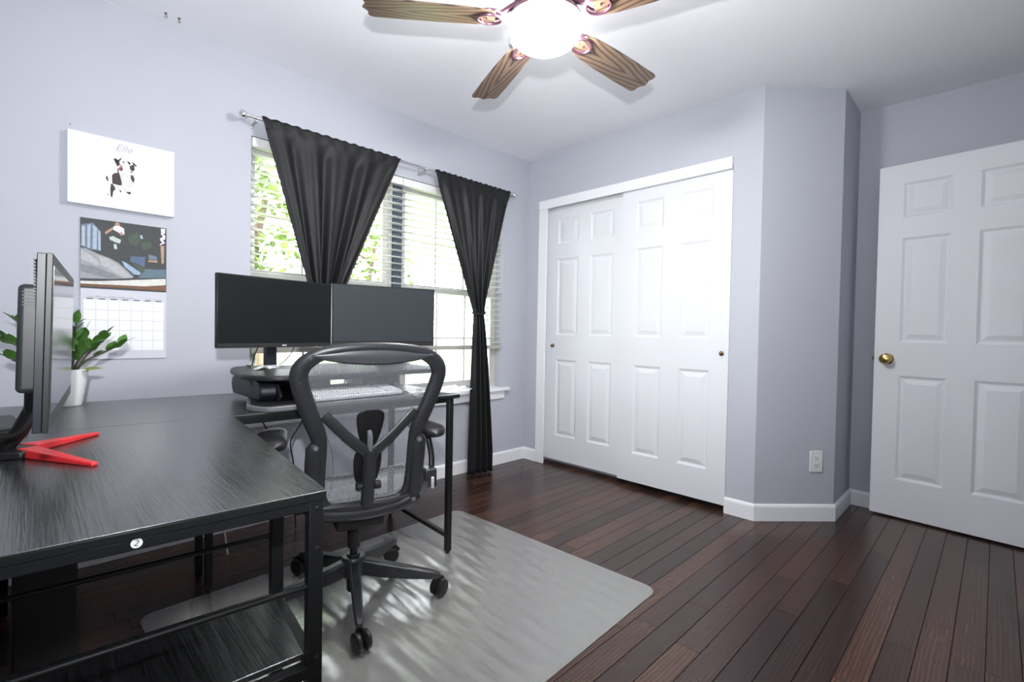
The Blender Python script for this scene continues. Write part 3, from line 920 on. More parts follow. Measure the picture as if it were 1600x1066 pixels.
MB().lathe([(0, .008), (.006, .006), (.010, -.002), (.008, -.010), (.004, -.013), (0, -.014)], 14, (FC.x - .107, FC.y + .067, 2.084)).build('pull_knob', 'chrome', cho)

# ------------------------------------------------------------------ things on the window wall
cv = empty('wall_canvas', (.295, YW, 1.55), 0, 'white wrapped canvas print of a black and white dog', 'canvas')
MB().box((.111, YW - .030, 1.548), (.479, YW, 1.848)).build('stretched_canvas', 'canvas_white', cv, bevel=.003)
for c, poly in DOG:
    MB().plate([(x, YW - .0303, z) for x, z in poly], (0, .0006, 0)).build('dog_print', 'ink_' + c + '_print', cv, smooth=False)
text_mesh('name_lettering', 'Elle', .042, 'ink_grey', cv, (.2935, YW - .0305, 1.8115), (R(90), 0, 0), shear=.35)
nail = MB().lathe([(.0, -.012), (.0022, -.012), (.0022, -.010), (.0012, -.010), (.0012, .0)], 8, (.1215, YW, 1.873), axis='y').build('wall_nail', 'antique_brass')
tag(nail, 'small bare nail in the wall above the canvas corner', 'nail')

for hx_, lab in ((.434, 'tiny ceiling screw hook above the canvas, the one further from the window'), (.484, 'tiny ceiling screw hook above the canvas, the one nearer the window')):
    hk = MB().lathe([(.0, 0), (.006, 0), (.006, -.002), (.002, -.003), (.002, -.010)], 10, (hx_, 2.664, H))
    hk.tube([(hx_, 2.664, H - .009)] + [(hx_ + .005 * math.sin(R(a_)), 2.664, H - .015 + .005 * math.cos(R(a_))) for a_ in range(0, 290, 30)], .0014, 6)
    tag(hk.build('ceiling_hook', 'antique_brass'), lab, 'hook', 'small hooks in the ceiling')
cal = empty('wall_calendar', (.305, YW, .892), 0, 'open wall calendar with a skateboarding photo above a white month grid', 'calendar')
MB().box((.1535, YW - .0065, 1.1985), (.4535, YW, 1.4955)).build('picture_page', 'ink_dark_print', cal, bevel=.0008)
for i, (c, poly) in enumerate(CAL[1:]):
    dy = -.0068 - .00006 * i
    MB().plate([(x, YW + dy, z) for x, z in poly], (0, .0004, 0)).build('photo_print', 'ink_' + c + '_print', cal, smooth=False)
MB().box((.1535, YW - .0065, .8925), (.4535, YW - .0005, 1.1965)).build('month_page', 'paper_lilac', cal, bevel=.0008)
MB().box((.1635, YW - .0072, .930), (.4435, YW - .0060, 1.150)).build('date_grid', 'paper_white', cal, smooth=False)
g = MB()
for i in range(1, 5):
    zz = .930 + .220 * i / 5
    g.box((.1635, YW - .0075, zz - .0005), (.4435, YW - .0070, zz + .0005))
for i in range(1, 7):
    xx = .1635 + .280 * i / 7
    g.box((xx - .0004, YW - .0075, .930), (xx + .0004, YW - .0070, 1.150))
g.build('grid_line', 'ink_grey_print', cal, smooth=False)
g = MB()
for i in range(7):
    xx = .1635 + .280 * (i + .5) / 7
    g.box((xx - .011, YW - .0072, 1.1515), (xx + .011, YW - .0060, 1.1555))
g.build('weekday_header', 'ink_dark', cal, smooth=False)
g = MB()
rn = random.Random(4); xx = .178
while xx < .33:
    wdt = rn.uniform(.004, .011); g.box((xx, YW - .0072, 1.159), (xx + wdt, YW - .0060, 1.159 + rn.uniform(.004, .009))); xx += wdt + .003
xx = .375
while xx < .435:
    wdt = rn.uniform(.004, .009); g.box((xx, YW - .0072, 1.158), (xx + wdt, YW - .0060, 1.158 + rn.uniform(.003, .006))); xx += wdt + .003
g.box((.245, YW - .0072, .908), (.275, YW - .0060, .920))
g.build('month_title', 'ink_grey', cal, smooth=False)

ot = empty('wall_outlet', (0, 0, 0), 0, 'white double power outlet on the cut corner wall', 'outlet')
cdv = Vector((P2[0] - P1[0], P2[1] - P1[1], 0)).normalized(); cnv = Vector((cdv.y, -cdv.x, 0))
oc = Vector((P1[0], P1[1], 0)) + cdv * .352 + Vector((0, 0, .338))
ot.location = oc
MB().obox(oc + cnv * .003, cdv, cnv, (0, 0, 1), .037, .003, .060).build('cover_plate', 'plate_white', ot, bevel=.0025)
for dz in (.021, -.021):
    s = MB().obox(oc + cnv * .0065 + Vector((0, 0, dz)), cdv, cnv, (0, 0, 1), .0165, .001, .0145).build('socket', 'plate_white', ot, bevel=.001)
    q = MB()
    for du in (-.0065, .0065):
        q.obox(oc + cnv * .0077 + cdv * du + Vector((0, 0, dz + .003)), cdv, cnv, (0, 0, 1), .0011, .0004, .0042)
    q.obox(oc + cnv * .0077 + Vector((0, 0, dz - .008)), cdv, cnv, (0, 0, 1), .0022, .0004, .0022)
    q.build('slot', 'slot_dark', s, smooth=False)

# ------------------------------------------------------------------ L-shaped desk
DT = .745
desk = empty('corner_desk', (.45, 1.80, 0), 0, 'black L-shaped desk with wood-grain top and square metal frame', 'desk')
MB().prism([(.389, .867), (.4845, 1.7955), (-.105, 1.858), (-.112, .899)], DT - .003, DT).build('near_top', 'black_ash', desk, bevel=.0010)
MB().prism([(.389, .867), (.4845, 1.7955), (-.105, 1.858), (-.112, .899)], DT - .016, DT - .0031).build('near_top_core', 'black_metal', desk, bevel=.001)
MB().prism([(-.105, 1.8605), (.4850, 1.7985), (.52, 1.795), (1.435, 1.778), (1.452, 2.385), (.664, 2.420), (-.085, 2.475)], DT - .003, DT).build('window_top', 'black_ash', desk, bevel=.0010)
MB().prism([(-.105, 1.8605), (.4850, 1.7985), (.52, 1.795), (1.435, 1.778), (1.452, 2.385), (.664, 2.420), (-.085, 2.475)], DT - .016, DT - .0031).build('window_top_core', 'black_metal', desk, bevel=.0016)
lw = .026


def post(x, y, z0=.012, z1=DT - .016, nm='leg', rz=R(-5)):
    ax = (math.cos(rz), math.sin(rz), 0); ay = (-math.sin(rz), math.cos(rz), 0)
    o = MB().obox((x, y, (z0 + z1) / 2), ax, ay, (0, 0, 1), lw / 2, lw / 2, (z1 - z0) / 2).build(nm, 'black_metal', desk, bevel=.002)
    MB().lathe([(.011, 0), (.012, .004), (.006, .010), (.006, .016)], 14, (x, y, .0028 if abs(x - 1.39) < .01 else .0002)).build('levelling_foot', 'rubber', o)
    return o


NR, NL, RR_, RL = (.3735, .8845), (-.098, .914), (.405, 1.166), (-.082, 1.200)
for q in (NR, NL, RR_, RL): post(*q)
LGS = [(.497, 2.160, R(-3)), (.493, 2.300, R(-3)), (1.390, 1.797, R(-1)), (1.428, 2.372, R(-1)), (-.066, 2.44, R(-4)), (-.085, 1.90, R(-4))]
for x, y_, rz in LGS: post(x, y_, rz=rz)
zf = DT - .016 - .009


def rail(p, q, z, nm='rail', w=.025, h=.018):
    return MB().bar((p[0], p[1], z), (q[0], q[1], z), w, h).build(nm, 'black_metal', desk, bevel=.002)


front = rail(NR, NL, zf)
rail(RR_, RL, zf)
rail(NR, (.470, 1.775), zf); rail(NL, (-.085, 1.86), zf)
rail((.497, 1.815), (1.390, 1.797), zf - .0), rail((-.066, 2.44), (1.428, 2.372), zf)
rail((1.390, 1.797), (1.428, 2.372), zf); rail((1.390, 1.797), (1.428, 2.372), .082, w=.020, h=.020)
rail((.497, 1.815), (.497, 2.16), zf); rail((.497, 2.16), (.493, 2.30), .36, w=.02, h=.02)
rail(NR, RR_, .415); rail(NL, RL, .415); rail(NR, NL, .413, h=.022); rail(RR_, RL, .413, h=.022)
MB().prism([(.361, .897), (.391, 1.155), (-.068, 1.186), (-.085, .926)], .4262, .438).build('shelf', 'black_ash', desk, bevel=.0015)
MB().tube([(NR[0], NR[1], .568), (NL[0], NL[1], .568)], .0052, 12).build('guard_rod', 'black_metal', desk)
MB().tube([(RR_[0], RR_[1], .566), (RL[0], RL[1], .566)], .0052, 12).build('guard_rod', 'black_metal', desk)
# bolt heads on the near corner
for (x, z) in ((.3735, .715), (.3735, .640), (.3735, .440)):
    MB().lathe([(0, .0), (.0045, .0), (.0045, .0012), (.003, .002), (0, .002)], 12, (x, NR[1] - .0135, z), axis='y', mtx=Matrix(((1, 0, 0), (0, -1, 0), (0, 0, 1)))).build('bolt_cap', 'rubber', desk)
# round number sticker on the front rail
sp_ = Vector((NL[0], NL[1], 0)).lerp(Vector((NR[0], NR[1], 0)), .447)
fd = (Vector(NR) - Vector(NL)).normalized()
stz = zf + .002
st_c = Vector((sp_.x, sp_.y, stz)) + Vector((fd.y, -fd.x, 0)) * .0126
stk = MB().lathe([(0, 0), (.0072, 0), (.0072, .0008), (0, .0009)], 24, st_c, mtx=Matrix((Vector((fd.x, fd.y, 0)), Vector((0, 0, 1)), Vector((fd.y, -fd.x, 0)))).transposed()).build('number_sticker', 'plate_white', desk)
text_mesh('printed_digit', '2', .0125, 'ink_dark', stk, st_c + Vector((fd.y, -fd.x, 0)) * .0011, (R(90), R(20), math.atan2(fd.y, fd.x)), extrude=.0001)

# ------------------------------------------------------------------ desk-top riser for the monitors
rs = empty('monitor_riser', (1.0, 2.1, DT), 0, 'black two-level monitor riser standing on the desk by the window', 'monitor riser')


def rounded(poly, r=.05, n=5):
    out = []; k = len(poly)
    for i in range(k):
        p, a, b = Vector(poly[i]), Vector(poly[i - 1]), Vector(poly[(i + 1) % k])
        da, db = (a - p), (b - p)
        rr_ = min(r, da.length * .45, db.length * .45)
        s, e = p + da.normalized() * rr_, p + db.normalized() * rr_
        for j in range(n + 1):
            t_ = j / n
            q = s * (1 - t_) ** 2 + p * 2 * t_ * (1 - t_) + e * t_ ** 2
            out.append((q.x, q.y))
    return out


MB().prism(rounded([(.545, 1.875), (.585, 1.785), (1.185, 1.785), (1.192, 2.05), (1.192, 2.36), (.70, 2.38)], .03), DT + .0005, DT + .019).build('base_plate', 'graphite_light', rs, bevel=.004)
MB().prism(rounded([(.558, 1.875), (.592, 1.797), (1.176, 1.797), (1.182, 2.05), (1.182, 2.35), (.71, 2.37)], .03), DT + .0191, DT + .0215).build('base_pad', 'black_plastic', rs, bevel=.001)
MB().prism(rounded([(.555, 1.960), (.625, 1.845), (1.355, 1.835), (1.415, 1.95), (1.415, 2.40), (.66, 2.425), (.60, 2.30)], .09, 8), .846, .866).build('top_tray', 'dark_plastic', rs, bevel=.006, segs=3)
for x in (.610, 1.118):
    sec = smooth_path([(1.955, DT + .02), (1.935, .79), (1.95, .83), (2.02, .846), (2.24, .846), (2.30, .81), (2.28, DT + .02)], 4)
    MB().plate([(x, yy, zz) for yy, zz in sec], (.055, -.012, 0)).build('side_housing', 'navy_plastic', rs, bevel=.004)
    MB().plate([(x - .002, 2.05, .846), (x - .002, 2.035, .815), (x - .002, 2.045, .815), (x - .002, 2.062, .846)], (.003, 0, 0)).build('housing_groove', 'rubber', rs, smooth=False)
for x in (.680, 1.105):
    b = MB().bar((x, 1.93, DT + .024), (x, 2.0, .838), .012, .035); b.bar((x, 2.0, .838), (x, 2.24, .838), .012, .02)
    b.build('lift_arm', 'dark_plastic', rs, bevel=.003)

b = MB().box((.69, 2.246, DT + .0216), (1.39, 2.254, .775)).box((.69, 2.246, .796), (1.39, 2.254, .8455))
b.box((.69, 2.246, .775), (1.02, 2.254, .796)).box((1.21, 2.246, .775), (1.39, 2.254, .796))
b.build('rear_panel', 'black_plastic', rs, smooth=False)
kb = empty('keyboard', (.94, 1.85, DT + .022), R(1.5), 'slim white keyboard on the riser base behind the chair', 'keyboard')
tilt = R(7)
kbd = MB().box((-.190, -.065, .0), (.190, .065, .012)).build('key_tray', 'key_white', kb, local=True, bevel=.002)
kbd.rotation_euler = (tilt, 0, 0); kbd.location = (0, .0, .012)
kk = MB()
for r_ in range(5):
    n_ = 17
    for c_ in range(n_):
        if c_ == 13: continue
        x0 = -.183 + c_ * .0216
        kk.box((x0, -.059 + r_ * .0235, .012), (x0 + .0186, -.059 + r_ * .0235 + .0200, .0185))
ko = kk.build('key_field', 'key_white', kbd, local=True, smooth=False); ko['kind'] = 'stuff'
MB().box((-.17, .045, -.0165), (-.14, .06, .001)).box((.14, .045, -.0165), (.17, .06, .001)).build('prop_foot', 'key_white', kbd, local=True)


def flat_monitor(pa, pb, zb, zt, label, screen, stand):
    """slim office monitor seen from the front; pa, pb = bottom corners in plan, facing the room"""
    a, b = Vector((*pa, 0)), Vector((*pb, 0)); c = (a + b) / 2
    U = (b - a).normalized(); NV = Vector((U.y, -U.x, 0)); W = (b - a).length; Z = Vector((0, 0, 1))
    t = empty('desk_monitor', (stand[0], stand[1], .866), 0, label, 'monitor', 'pair of office monitors on the riser')
    zc = (zb + zt) / 2; hh = (zt - zb) / 2
    MB().obox(c - NV * .010 + Z * zc, U, NV, Z, W / 2, .010, hh).build('case', 'black_plastic', t, bevel=.003)
    MB().obox(c - NV * .034 + Z * (zc - .01), U, NV, Z, W * .30, .016, hh * .62).build('rear_housing', 'black_plastic', t, bevel=.012)
    MB().obox(c + NV * .0003 + Z * (zc + .008), U, NV, Z, W / 2 - .006, .0006, hh - .014).build('screen', screen, t, smooth=False)
    MB().obox(c + NV * .0012 + Z * (zb + .008), U, NV, Z, W / 2 - .001, .0016, .0085).build('chin', 'dark_plastic', t, bevel=.001)
    MB().obox(c + NV * .0034 + Z * (zb + .0085) + U * .02, U, NV, Z, .010, .0006, .003).build('maker_badge', 'silver_plastic', t, smooth=False)
    s = Vector((stand[0], stand[1], 0))
    neck = MB().obox(s + Z * .965, U, NV, Z, .026, .011, .097).build('neck', 'navy_plastic', t, bevel=.004)
    MB().obox(s + NV * .012 * -1 + Z * 1.08, U, NV, Z, .03, .02, .03).build('tilt_hinge', 'black_plastic', t, bevel=.004)
    bs = MB()
    for sg in (-1, 1):
        e = s + NV * .10 + U * .115 * sg
        d = (e - (s - NV * .02)).normalized()
        bs.tube([s - NV * .04 + Z * .8735, s + NV * .01 + U * .03 * sg + Z * .8735, e + Z * .8715], [.018, .015, .010], 10, flat=.30, up=(0, 0, 1))
    bs.lathe([(.042, .8665), (.042, .874), (.036, .878), (0, .878)], 24, s)
    bs.build('stand_base', 'silver_plastic', t)
    return t


flat_monitor((.524, 2.176), (1.0340, 2.2745), .957, 1.257, 'matte black monitor on the riser, the one nearer the calendar', 'screen_off', (.752, 2.262))
flat_monitor((1.0355, 2.2725), (1.556, 2.160), .960, 1.263, 'monitor with painted-in grey reflection on the riser in front of the window centre', 'screen_painted_haze', (1.300, 2.262))

# ------------------------------------------------------------------ gaming monitor on the near wing
gm = empty('gaming_monitor', (-.02, 1.52, DT), 0, 'thick black monitor seen edge on, standing on a red forked foot', 'monitor')
A, B = Vector((.026, 1.147, 0)), Vector((.083, 1.779, 0))
U = (B - A).normalized(); NV = Vector((U.y, -U.x, 0)); Z = Vector((0, 0, 1)); lean = Vector((NV.x * .018, NV.y * .018, 0))
Zt = (Z + NV * .022).normalized()
C0 = (A + B) / 2; W2 = (B - A).length / 2; zc, hh = 1.0095, .1545
MB().obox(C0 - NV * .004 + Z * zc, U, NV, Zt, W2, .004, hh).build('front_bezel', 'black_plastic', gm, bevel=.0008)
MB().obox(C0 - NV * .0141 + Z * zc, U, NV, Zt, W2 - .0006, .006, hh - .0006).build('rear_case', 'navy_plastic', gm, bevel=.0012)
MB().obox(C0 + NV * .0004 + Z * (zc + .004), U, NV, Zt, W2 - .020, .0006, hh - .024).build('screen', 'screen_gloss', gm, smooth=False)
hb = MB().obox(C0 - NV * .0325 - U * .09 + Z * (zc + .006), U, NV, Zt, .155, .0170, .098).build('rear_housing', 'dark_plastic', gm, bevel=.009, segs=4)
for k_ in range(5):
    MB().obox(C0 - NV * .0327 - U * .09 + Z * (zc + .090 - k_ * .006), U, NV, Zt, .1554, .0090, .0010).build('vent_rib', 'rubber', hb, smooth=False)
gr = MB()
for k_ in range(14):
    gr.obox(C0 - NV * .0200 + Z * (zc + hh - .012 - k_ * .0055), U, NV, Zt, W2 - .006, .0016, .0014)
gr.build('vent_grille', 'rubber', gm, smooth=False)
J = Vector((-.018, 1.553, DT))
MB().lathe([(.020, .895), (.0205, .870), (.021, .845)], 20, (.012, 1.500, 0)).build('swivel_collar', 'dark_plastic', gm)
MB().tube([(.012, 1.50, .905), (.010, 1.505, .865), (-.014, 1.53, .805), (-.036, 1.548, .770), (-.042, 1.550, .7535)], [.018, .019, .019, .020, .020], 14, flat=.8).build('neck', 'black_plastic', gm)
MB().prism([(-.075, 1.515), (-.012, 1.495), (.010, 1.51), (.016, 1.575), (-.008, 1.60), (-.075, 1.60)], DT + .0003, DT + .018).build('foot_hub', 'black_plastic', gm, bevel=.004)
for tip, inner in (((.130, 1.708), 1), ((.098, 1.333), -1)):
    s = Vector((-.004, 1.553 + inner * .020, 0)); e = Vector((*tip, 0)); d = (e - s).normalized(); n_ = Vector((-d.y, d.x, 0))
    pl = [s + n_ * .019, s - n_ * .019, e - n_ * .0065, e + n_ * .0065]
    b = MB()
    b.add([q + Z * DT + Z * .0003 for q in pl] + [pl[0] + Z * (DT + .020), pl[1] + Z * (DT + .020), pl[2] + Z * (DT + .008), pl[3] + Z * (DT + .008)],
          [(3, 2, 1, 0), (4, 5, 6, 7), (0, 1, 5, 4), (1, 2, 6, 5), (2, 3, 7, 6), (3, 0, 4, 7)])
    b.build('foot_prong', 'red_plastic', gm, bevel=.0025)
MB().tube(smooth_path([(.012, 1.42, .90), (.008, 1.42, .86), (-.015, 1.44, .815), (-.05, 1.47, .80), (-.10, 1.52, .79)], 5), .0035, 8).build('power_cable', 'cable_black', gm)

lp = empty('laptop', (-.06, 1.98, DT), R(8), 'closed black laptop behind the gaming monitor', 'laptop')
MB().box((-.035, -.12, .0004), (.042, .14, .010)).build('laptop_base', 'black_plastic', lp, local=True, bevel=.002)
MB().box((-.035, -.12, .0106), (.042, .14, .017)).build('laptop_lid', 'dark_plastic', lp, local=True, bevel=.002)

# ------------------------------------------------------------------ plant
pc = Vector((.100, 2.385, DT))
pl = empty('potted_plant', pc, 0, 'glossy green plant with paired oval leaves in a white tapered pot', 'plant')
MB().lathe([(.0, .0005), (.036, .0005), (.039, .004), (.058, .128), (.0595, .134), (.056, .134), (.052, .118), (.0, .117)], 32).build('pot', 'pot_glaze', pl, local=True)
MB().lathe([(.0495, .113), (.048, .121), (.025, .124), (0, .123)], 20).build('potting_soil', 'soil', pl, local=True)
lv = MB()
ns, wid = 8, .52
rows = []
for i in range(ns + 1):
    t_ = i / ns
    w_ = wid * (math.sin(PI * t_ ** .8) ** .8) * .5 if 0 < i < ns else .005
    rows.append([(t_, -w_, .10 * w_ + .05 * math.sin(PI * t_)), (t_, 0, .05 * math.sin(PI * t_) - .03 * w_), (t_, w_, .10 * w_ + .05 * math.sin(PI * t_))])
leaf0 = lv.grid(rows).build('leaf', 'leaf_green', pl, local=True)
leaf_me = leaf0.data
leaf_y = leaf_me.copy(); leaf_y.materials.clear(); leaf_y.materials.append(MATS['leaf_yellow'])
first = [leaf0]
rn = random.Random(21)


def put_leaf(pos, d, size, me=None, roll=0.0):
    o = first.pop() if first else bpy.data.objects.new('leaf', leaf_me)
    if me: o.data = me
    if o.name not in COL.objects: COL.objects.link(o)
    o.parent = pl
    o.location = pos
    q = Vector(d).normalized().to_track_quat('X', 'Z')
    e = q.to_matrix() @ Matrix.Rotation(roll, 3, 'X')
    o.rotation_euler = e.to_euler()
    o.scale = (size, size * 1.05, size)
    return o


def stem(pts, nl, size, start=.3):
    path = smooth_path(pts, 6)
    k_ = len(path)
    MB().tube(path, [.0048 - .0032 * i / k_ for i in range(k_)], 8).build('stem', 'stem_green', pl, local=True)
    for i in range(nl):
        f = start + (1 - start) * (i + .5) / nl
        j = min(k_ - 2, int(f * (k_ - 1)))
        p = Vector(path[j]); d = (Vector(path[j + 1]) - p).normalized()
        s = d.cross(Vector((0, 0, 1)))
        if s.length < .05: s = Vector((1, 0, 0))
        s.normalize(); u = s.cross(d)
        for sg in (-1, 1):
            dr = d * .75 + s * sg * .62 + u * rn.uniform(-.1, .55)
            put_leaf(p, dr, size * rn.uniform(.8, 1.12) * (1 - .25 * abs(f - .6)), roll=rn.uniform(-.5, .5))
    put_leaf(Vector(path[-1]), Vector(path[-1]) - Vector(path[-2]), size * .95)


stem([(.01, -.005, .12), (.05, -.03, .165), (.115, -.045, .205), (.150, -.05, .226)], 4, .056, .38)
stem([(.02, .0, .12), (.045, -.01, .175), (.075, -.02, .215), (.098, -.03, .250)], 3, .058, .45)
stem([(0, .0, .12), (.005, -.02, .20), (.015, -.03, .26), (.02, -.04, .30)], 4, .055, .3)
stem([(.01, -.02, .12), (.025, -.05, .165), (.045, -.08, .20), (.06, -.10, .215)], 4, .060, .25)
stem([(.01, .02, .12), (.02, .04, .19), (.04, .05, .23), (.05, .05, .26)], 3, .06, .3)
stem([(-.01, 0, .12), (-.06, -.03, .18), (-.12, -.05, .215), (-.165, -.06, .245)], 5, .058, .3)
stem([(-.01, -.01, .12), (-.05, -.06, .15), (-.10, -.10, .16), (-.150, -.12, .185)], 5, .058, .3)
stem([(-.01, .01, .12), (-.04, .03, .2), (-.09, .04, .26), (-.13, .03, .30)], 4, .055, .35)
put_leaf((.030, -.035, .128), (.95, -.15, .10), .066, leaf_y, .3)

# ------------------------------------------------------------------ small things on and under the desk
rows = []
rn = random.Random(9)
for i in range(13):
    rw = []
    for j in range(17):
        u, v = j / 16, i / 12
        x = 1.205 + .34 * u + .055 * v * u; y_ = 1.800 + .20 * v + .02 * u
        z = DT + .0045 + .010 * max(0, math.sin(7 * u + 4 * v)) * (1 - v * .3) + .004 * math.sin(19 * u - 11 * v) + .004
        rw.append((x, y_, z))
    rows.append(rw)
sl = MB().grid(rows).build('plastic_sleeve', 'plastic_sleeve', solid=.0008)
tag(sl, 'crinkled clear plastic sleeve of papers hanging over the desk end by the curtain', 'plastic sleeve')
pp = MB().box((1.23, 1.83, DT + .0004), (1.43, 2.03, DT + .0024)).build('paper_sheet', 'paper_white', bevel=.0004)
tag(pp, 'white paper sheets lying under the clear plastic sleeve', 'paper')

pcs = empty('computer_tower', (.045, 2.20, 0), R(-3), 'slim black computer tower on the floor beneath the desk corner', 'computer')
MB().box((-.072, -.20, .012), (.072, .20, .42)).build('case', 'black_plastic', pcs, local=True, bevel=.005)
MB().box((-.070, -.207, .016), (.070, -.2005, .416)).build('front_panel', 'dark_plastic', pcs, local=True, bevel=.003)
for sx in (-.05, .05):
    for sy in (-.16, .16):
        MB().lathe([(.012, 0.0003), (.012, .0119)], 12, (sx, sy, 0)).build('foot', 'rubber', pcs, local=True)

for i, (pts, rad, mt_, lab) in enumerate([
    ([(.62, 2.40, .70), (.60, 2.38, .60), (.585, 2.37, .45), (.60, 2.40, .25), (.64, 2.45, .006)], .0035, 'cord_white', 'white cable hanging beneath the desk behind the chair arm'),
    ([(.72, 2.40, .70), (.76, 2.36, .60), (.82, 2.37, .48), (.86, 2.42, .30), (.88, 2.50, .006)], .0032, 'cable_black', 'black cable sagging beneath the desk, the one nearest the white cable'),
    ([(1.00, 2.40, .70), (.93, 2.37, .58), (.88, 2.36, .50), (.92, 2.42, .35), (.98, 2.55, .006)], .0032, 'cable_black', 'black cable curling back beneath the middle of the desk'),
    ([(.95, 2.42, .70), (1.02, 2.37, .56), (1.09, 2.38, .42), (1.12, 2.45, .20), (1.10, 2.60, .006)], .0032, 'cable_black', 'black cable beneath the desk furthest from the white cable')]):
    o = MB().tube(smooth_path(pts, 6), rad, 8).build('hanging_cable', mt_)
    tag(o, lab, 'cable')
for pts, lab in (([(.70, 2.255, .955), (.69, 2.27, .92), (.685, 2.28, .88), (.69, 2.34, .871), (.70, 2.40, .870)], 'thin black cable dropping behind the matte monitor to the riser'),
                 ([(.86, 2.275, .955), (.845, 2.28, .92), (.82, 2.30, .885), (.82, 2.36, .870), (.83, 2.40, .870)], 'thin black cable between the matte monitor neck and the chair back')):
    o = MB().tube(smooth_path(pts, 6), .0026, 8).build('monitor_cable', 'cable_black')
    tag(o, lab, 'cable')

# ------------------------------------------------------------------ chair mat
mat_c = Vector((1.045, 1.545, 0)); mr_ = R(2.2)
pts = []
hx, hy, rc = .750, .622, .055
for cx_, cy_, a0 in ((hx - rc, hy - rc, 0), (-hx + rc, hy - rc, 90), (-hx + rc, -hy + rc, 180), (hx - rc, -hy + rc, 270)):
    for k_ in range(9):
        a = R(a0 + 90 * k_ / 8)
        pts.append((cx_ + rc * math.cos(a), cy_ + rc * math.sin(a)))
MAT_T = .0026
mo = MB().prism([(mat_c.x + x * math.cos(mr_) - y_ * math.sin(mr_), mat_c.y + x * math.sin(mr_) + y_ * math.cos(mr_)) for x, y_ in pts], .0003, MAT_T).build('chair_mat', 'clear_vinyl', bevel=.001)
tag(mo, 'clear plastic chair mat with rounded corners on the dark floor', 'chair mat')

# ------------------------------------------------------------------ mesh office chair
CH = empty('office_chair', (.887, 1.735, MAT_T), R(74 - 90), 'graphite mesh office chair turned to the window desk', 'office chair')


def yb(z): return -.20 - (z - .47) * .25


def bk(x, z, d=0.0):
    """point on the curved back surface, d metres towards the sitter"""
    return (x, yb(z) + .30 * x * x + d, z - MAT_T)


half = [(0, .984, .0180), (.083, .980, .019), (.160, .965, .0225), (.207, .938, .0260), (.227, .902, .0275), (.221, .858, .0275), (.203, .800, .0275), (.181, .740, .0275),
        (.163, .690, .0255), (.154, .640, .019), (.151, .580, .0150), (.150, .520, .0145), (.143, .468, .0145), (.118, .436, .0155), (.065, .424, .0165)]
loop = half + [(0, .420, .0165)] + [(-x, z, r_) for x, z, r_ in half[:0:-1]]
lp_s = smooth_path(loop, 5, closed=True)
MB().tube([bk(x, z) for x, z, r_ in lp_s], [r_ for x, z, r_ in lp_s], 14, closed=True, flat=.62, up=(0, 1, .25)).build('back_frame', 'graphite', CH, local=True)


def half_w(z):
    best = None
    hs = smooth_path(half + [(0, .420, .0165)], 6)
    for (a, b) in zip(hs[:-1], hs[1:]):
        if (a[1] - z) * (b[1] - z) <= 0 and abs(a[1] - b[1]) > 1e-6:
            t_ = (z - a[1]) / (b[1] - a[1]); xx = a[0] + (b[0] - a[0]) * t_
            best = xx if best is None else max(best, xx)
    return best or 0.01


rows = []
for i in range(41):
    z = .424 + (.978 - .424) * i / 40
    hw = half_w(z) - .004
    rows.append([bk(hw * (2 * j / 16 - 1), z, .004 + .010 * math.sin(PI * j / 16)) for j in range(17)])
MB().grid(rows).build('back_mesh', 'seat_weave', CH, local=True)
# padded head band behind the top edge
rows = []
for i in range(7):
    f = i / 6; rw = []
    for j in range(25):
        x = -.195 + .39 * j / 24
        zt = .982 - .5 * x * x
        zb_ = .929 + .62 * x * x + .02 * max(0, abs(x) - .12)
        z = zt + (zb_ - zt) * f
        rw.append(bk(x, z, -.006 - .008 * math.sin(PI * f)))
    rows.append(rw)
MB().grid(rows).build('head_band', 'graphite_soft', CH, local=True, solid=.004)
# screws round the frame
for x, z in ((.0, .985), (.196, .948), (-.196, .948), (.224, .875), (-.224, .875), (.178, .735), (-.178, .735), (0, .421)):
    c = Vector(bk(x, z, -.0150))
    MB().lathe([(0, -.002), (.0036, -.002), (.0042, .003)], 10, c, axis='y').build('screw', 'rubber', CH, local=True)
# Y-shaped spine
ya = [(.150, .765), (.120, .733), (.080, .690), (.040, .653), (.012, .628), (0, .600)]
for s in (-1, 1):
    pts = smooth_path([(x * s, z) for x, z in ya], 4)
    n_ = len(pts)
    MB().tube([bk(x, z, -.022 + .014 * (1 - i / n_) ** 2) for i, (x, z) in enumerate(pts)], [.0165 + .004 * i / n_ for i in range(n_)], 12, flat=.32, up=(0, 1, .25)).build('spine_arm', 'graphite', CH, local=True)
pts = smooth_path([(0, .632), (0, .58), (0, .52), (0, .46), (0, .432)], 4)
MB().tube([bk(x, z, -.026) for x, z in pts], [.017, .019, .0205, .021, .0215, .022, .022, .022, .022, .022, .0225, .0225, .023, .023, .022, .020, .016][:len(pts)], 14, flat=.6, up=(0, 1, .25)).build('spine', 'graphite', CH, local=True)


def pad(name, prof, d, th, mt_):
    """soft pad: prof = list of (z, half width); lens shaped across"""
    rows = []
    pr = smooth_path(prof, 4)
    for z, hw in pr:
        hw = max(hw, .002)
        rows.append([bk(hw * math.sin(PI / 2 * (2 * j / 12 - 1)), z, d + th * (math.cos(PI / 2 * (2 * j / 12 - 1)))) for j in range(13)] +
                    [bk(hw * math.sin(PI / 2 * (1 - 2 * j / 12)), z, d - th * .35 * (math.cos(PI / 2 * (1 - 2 * j / 12)))) for j in range(1, 13)])
    return MB().grid(rows).build(name, mt_, CH, local=True)


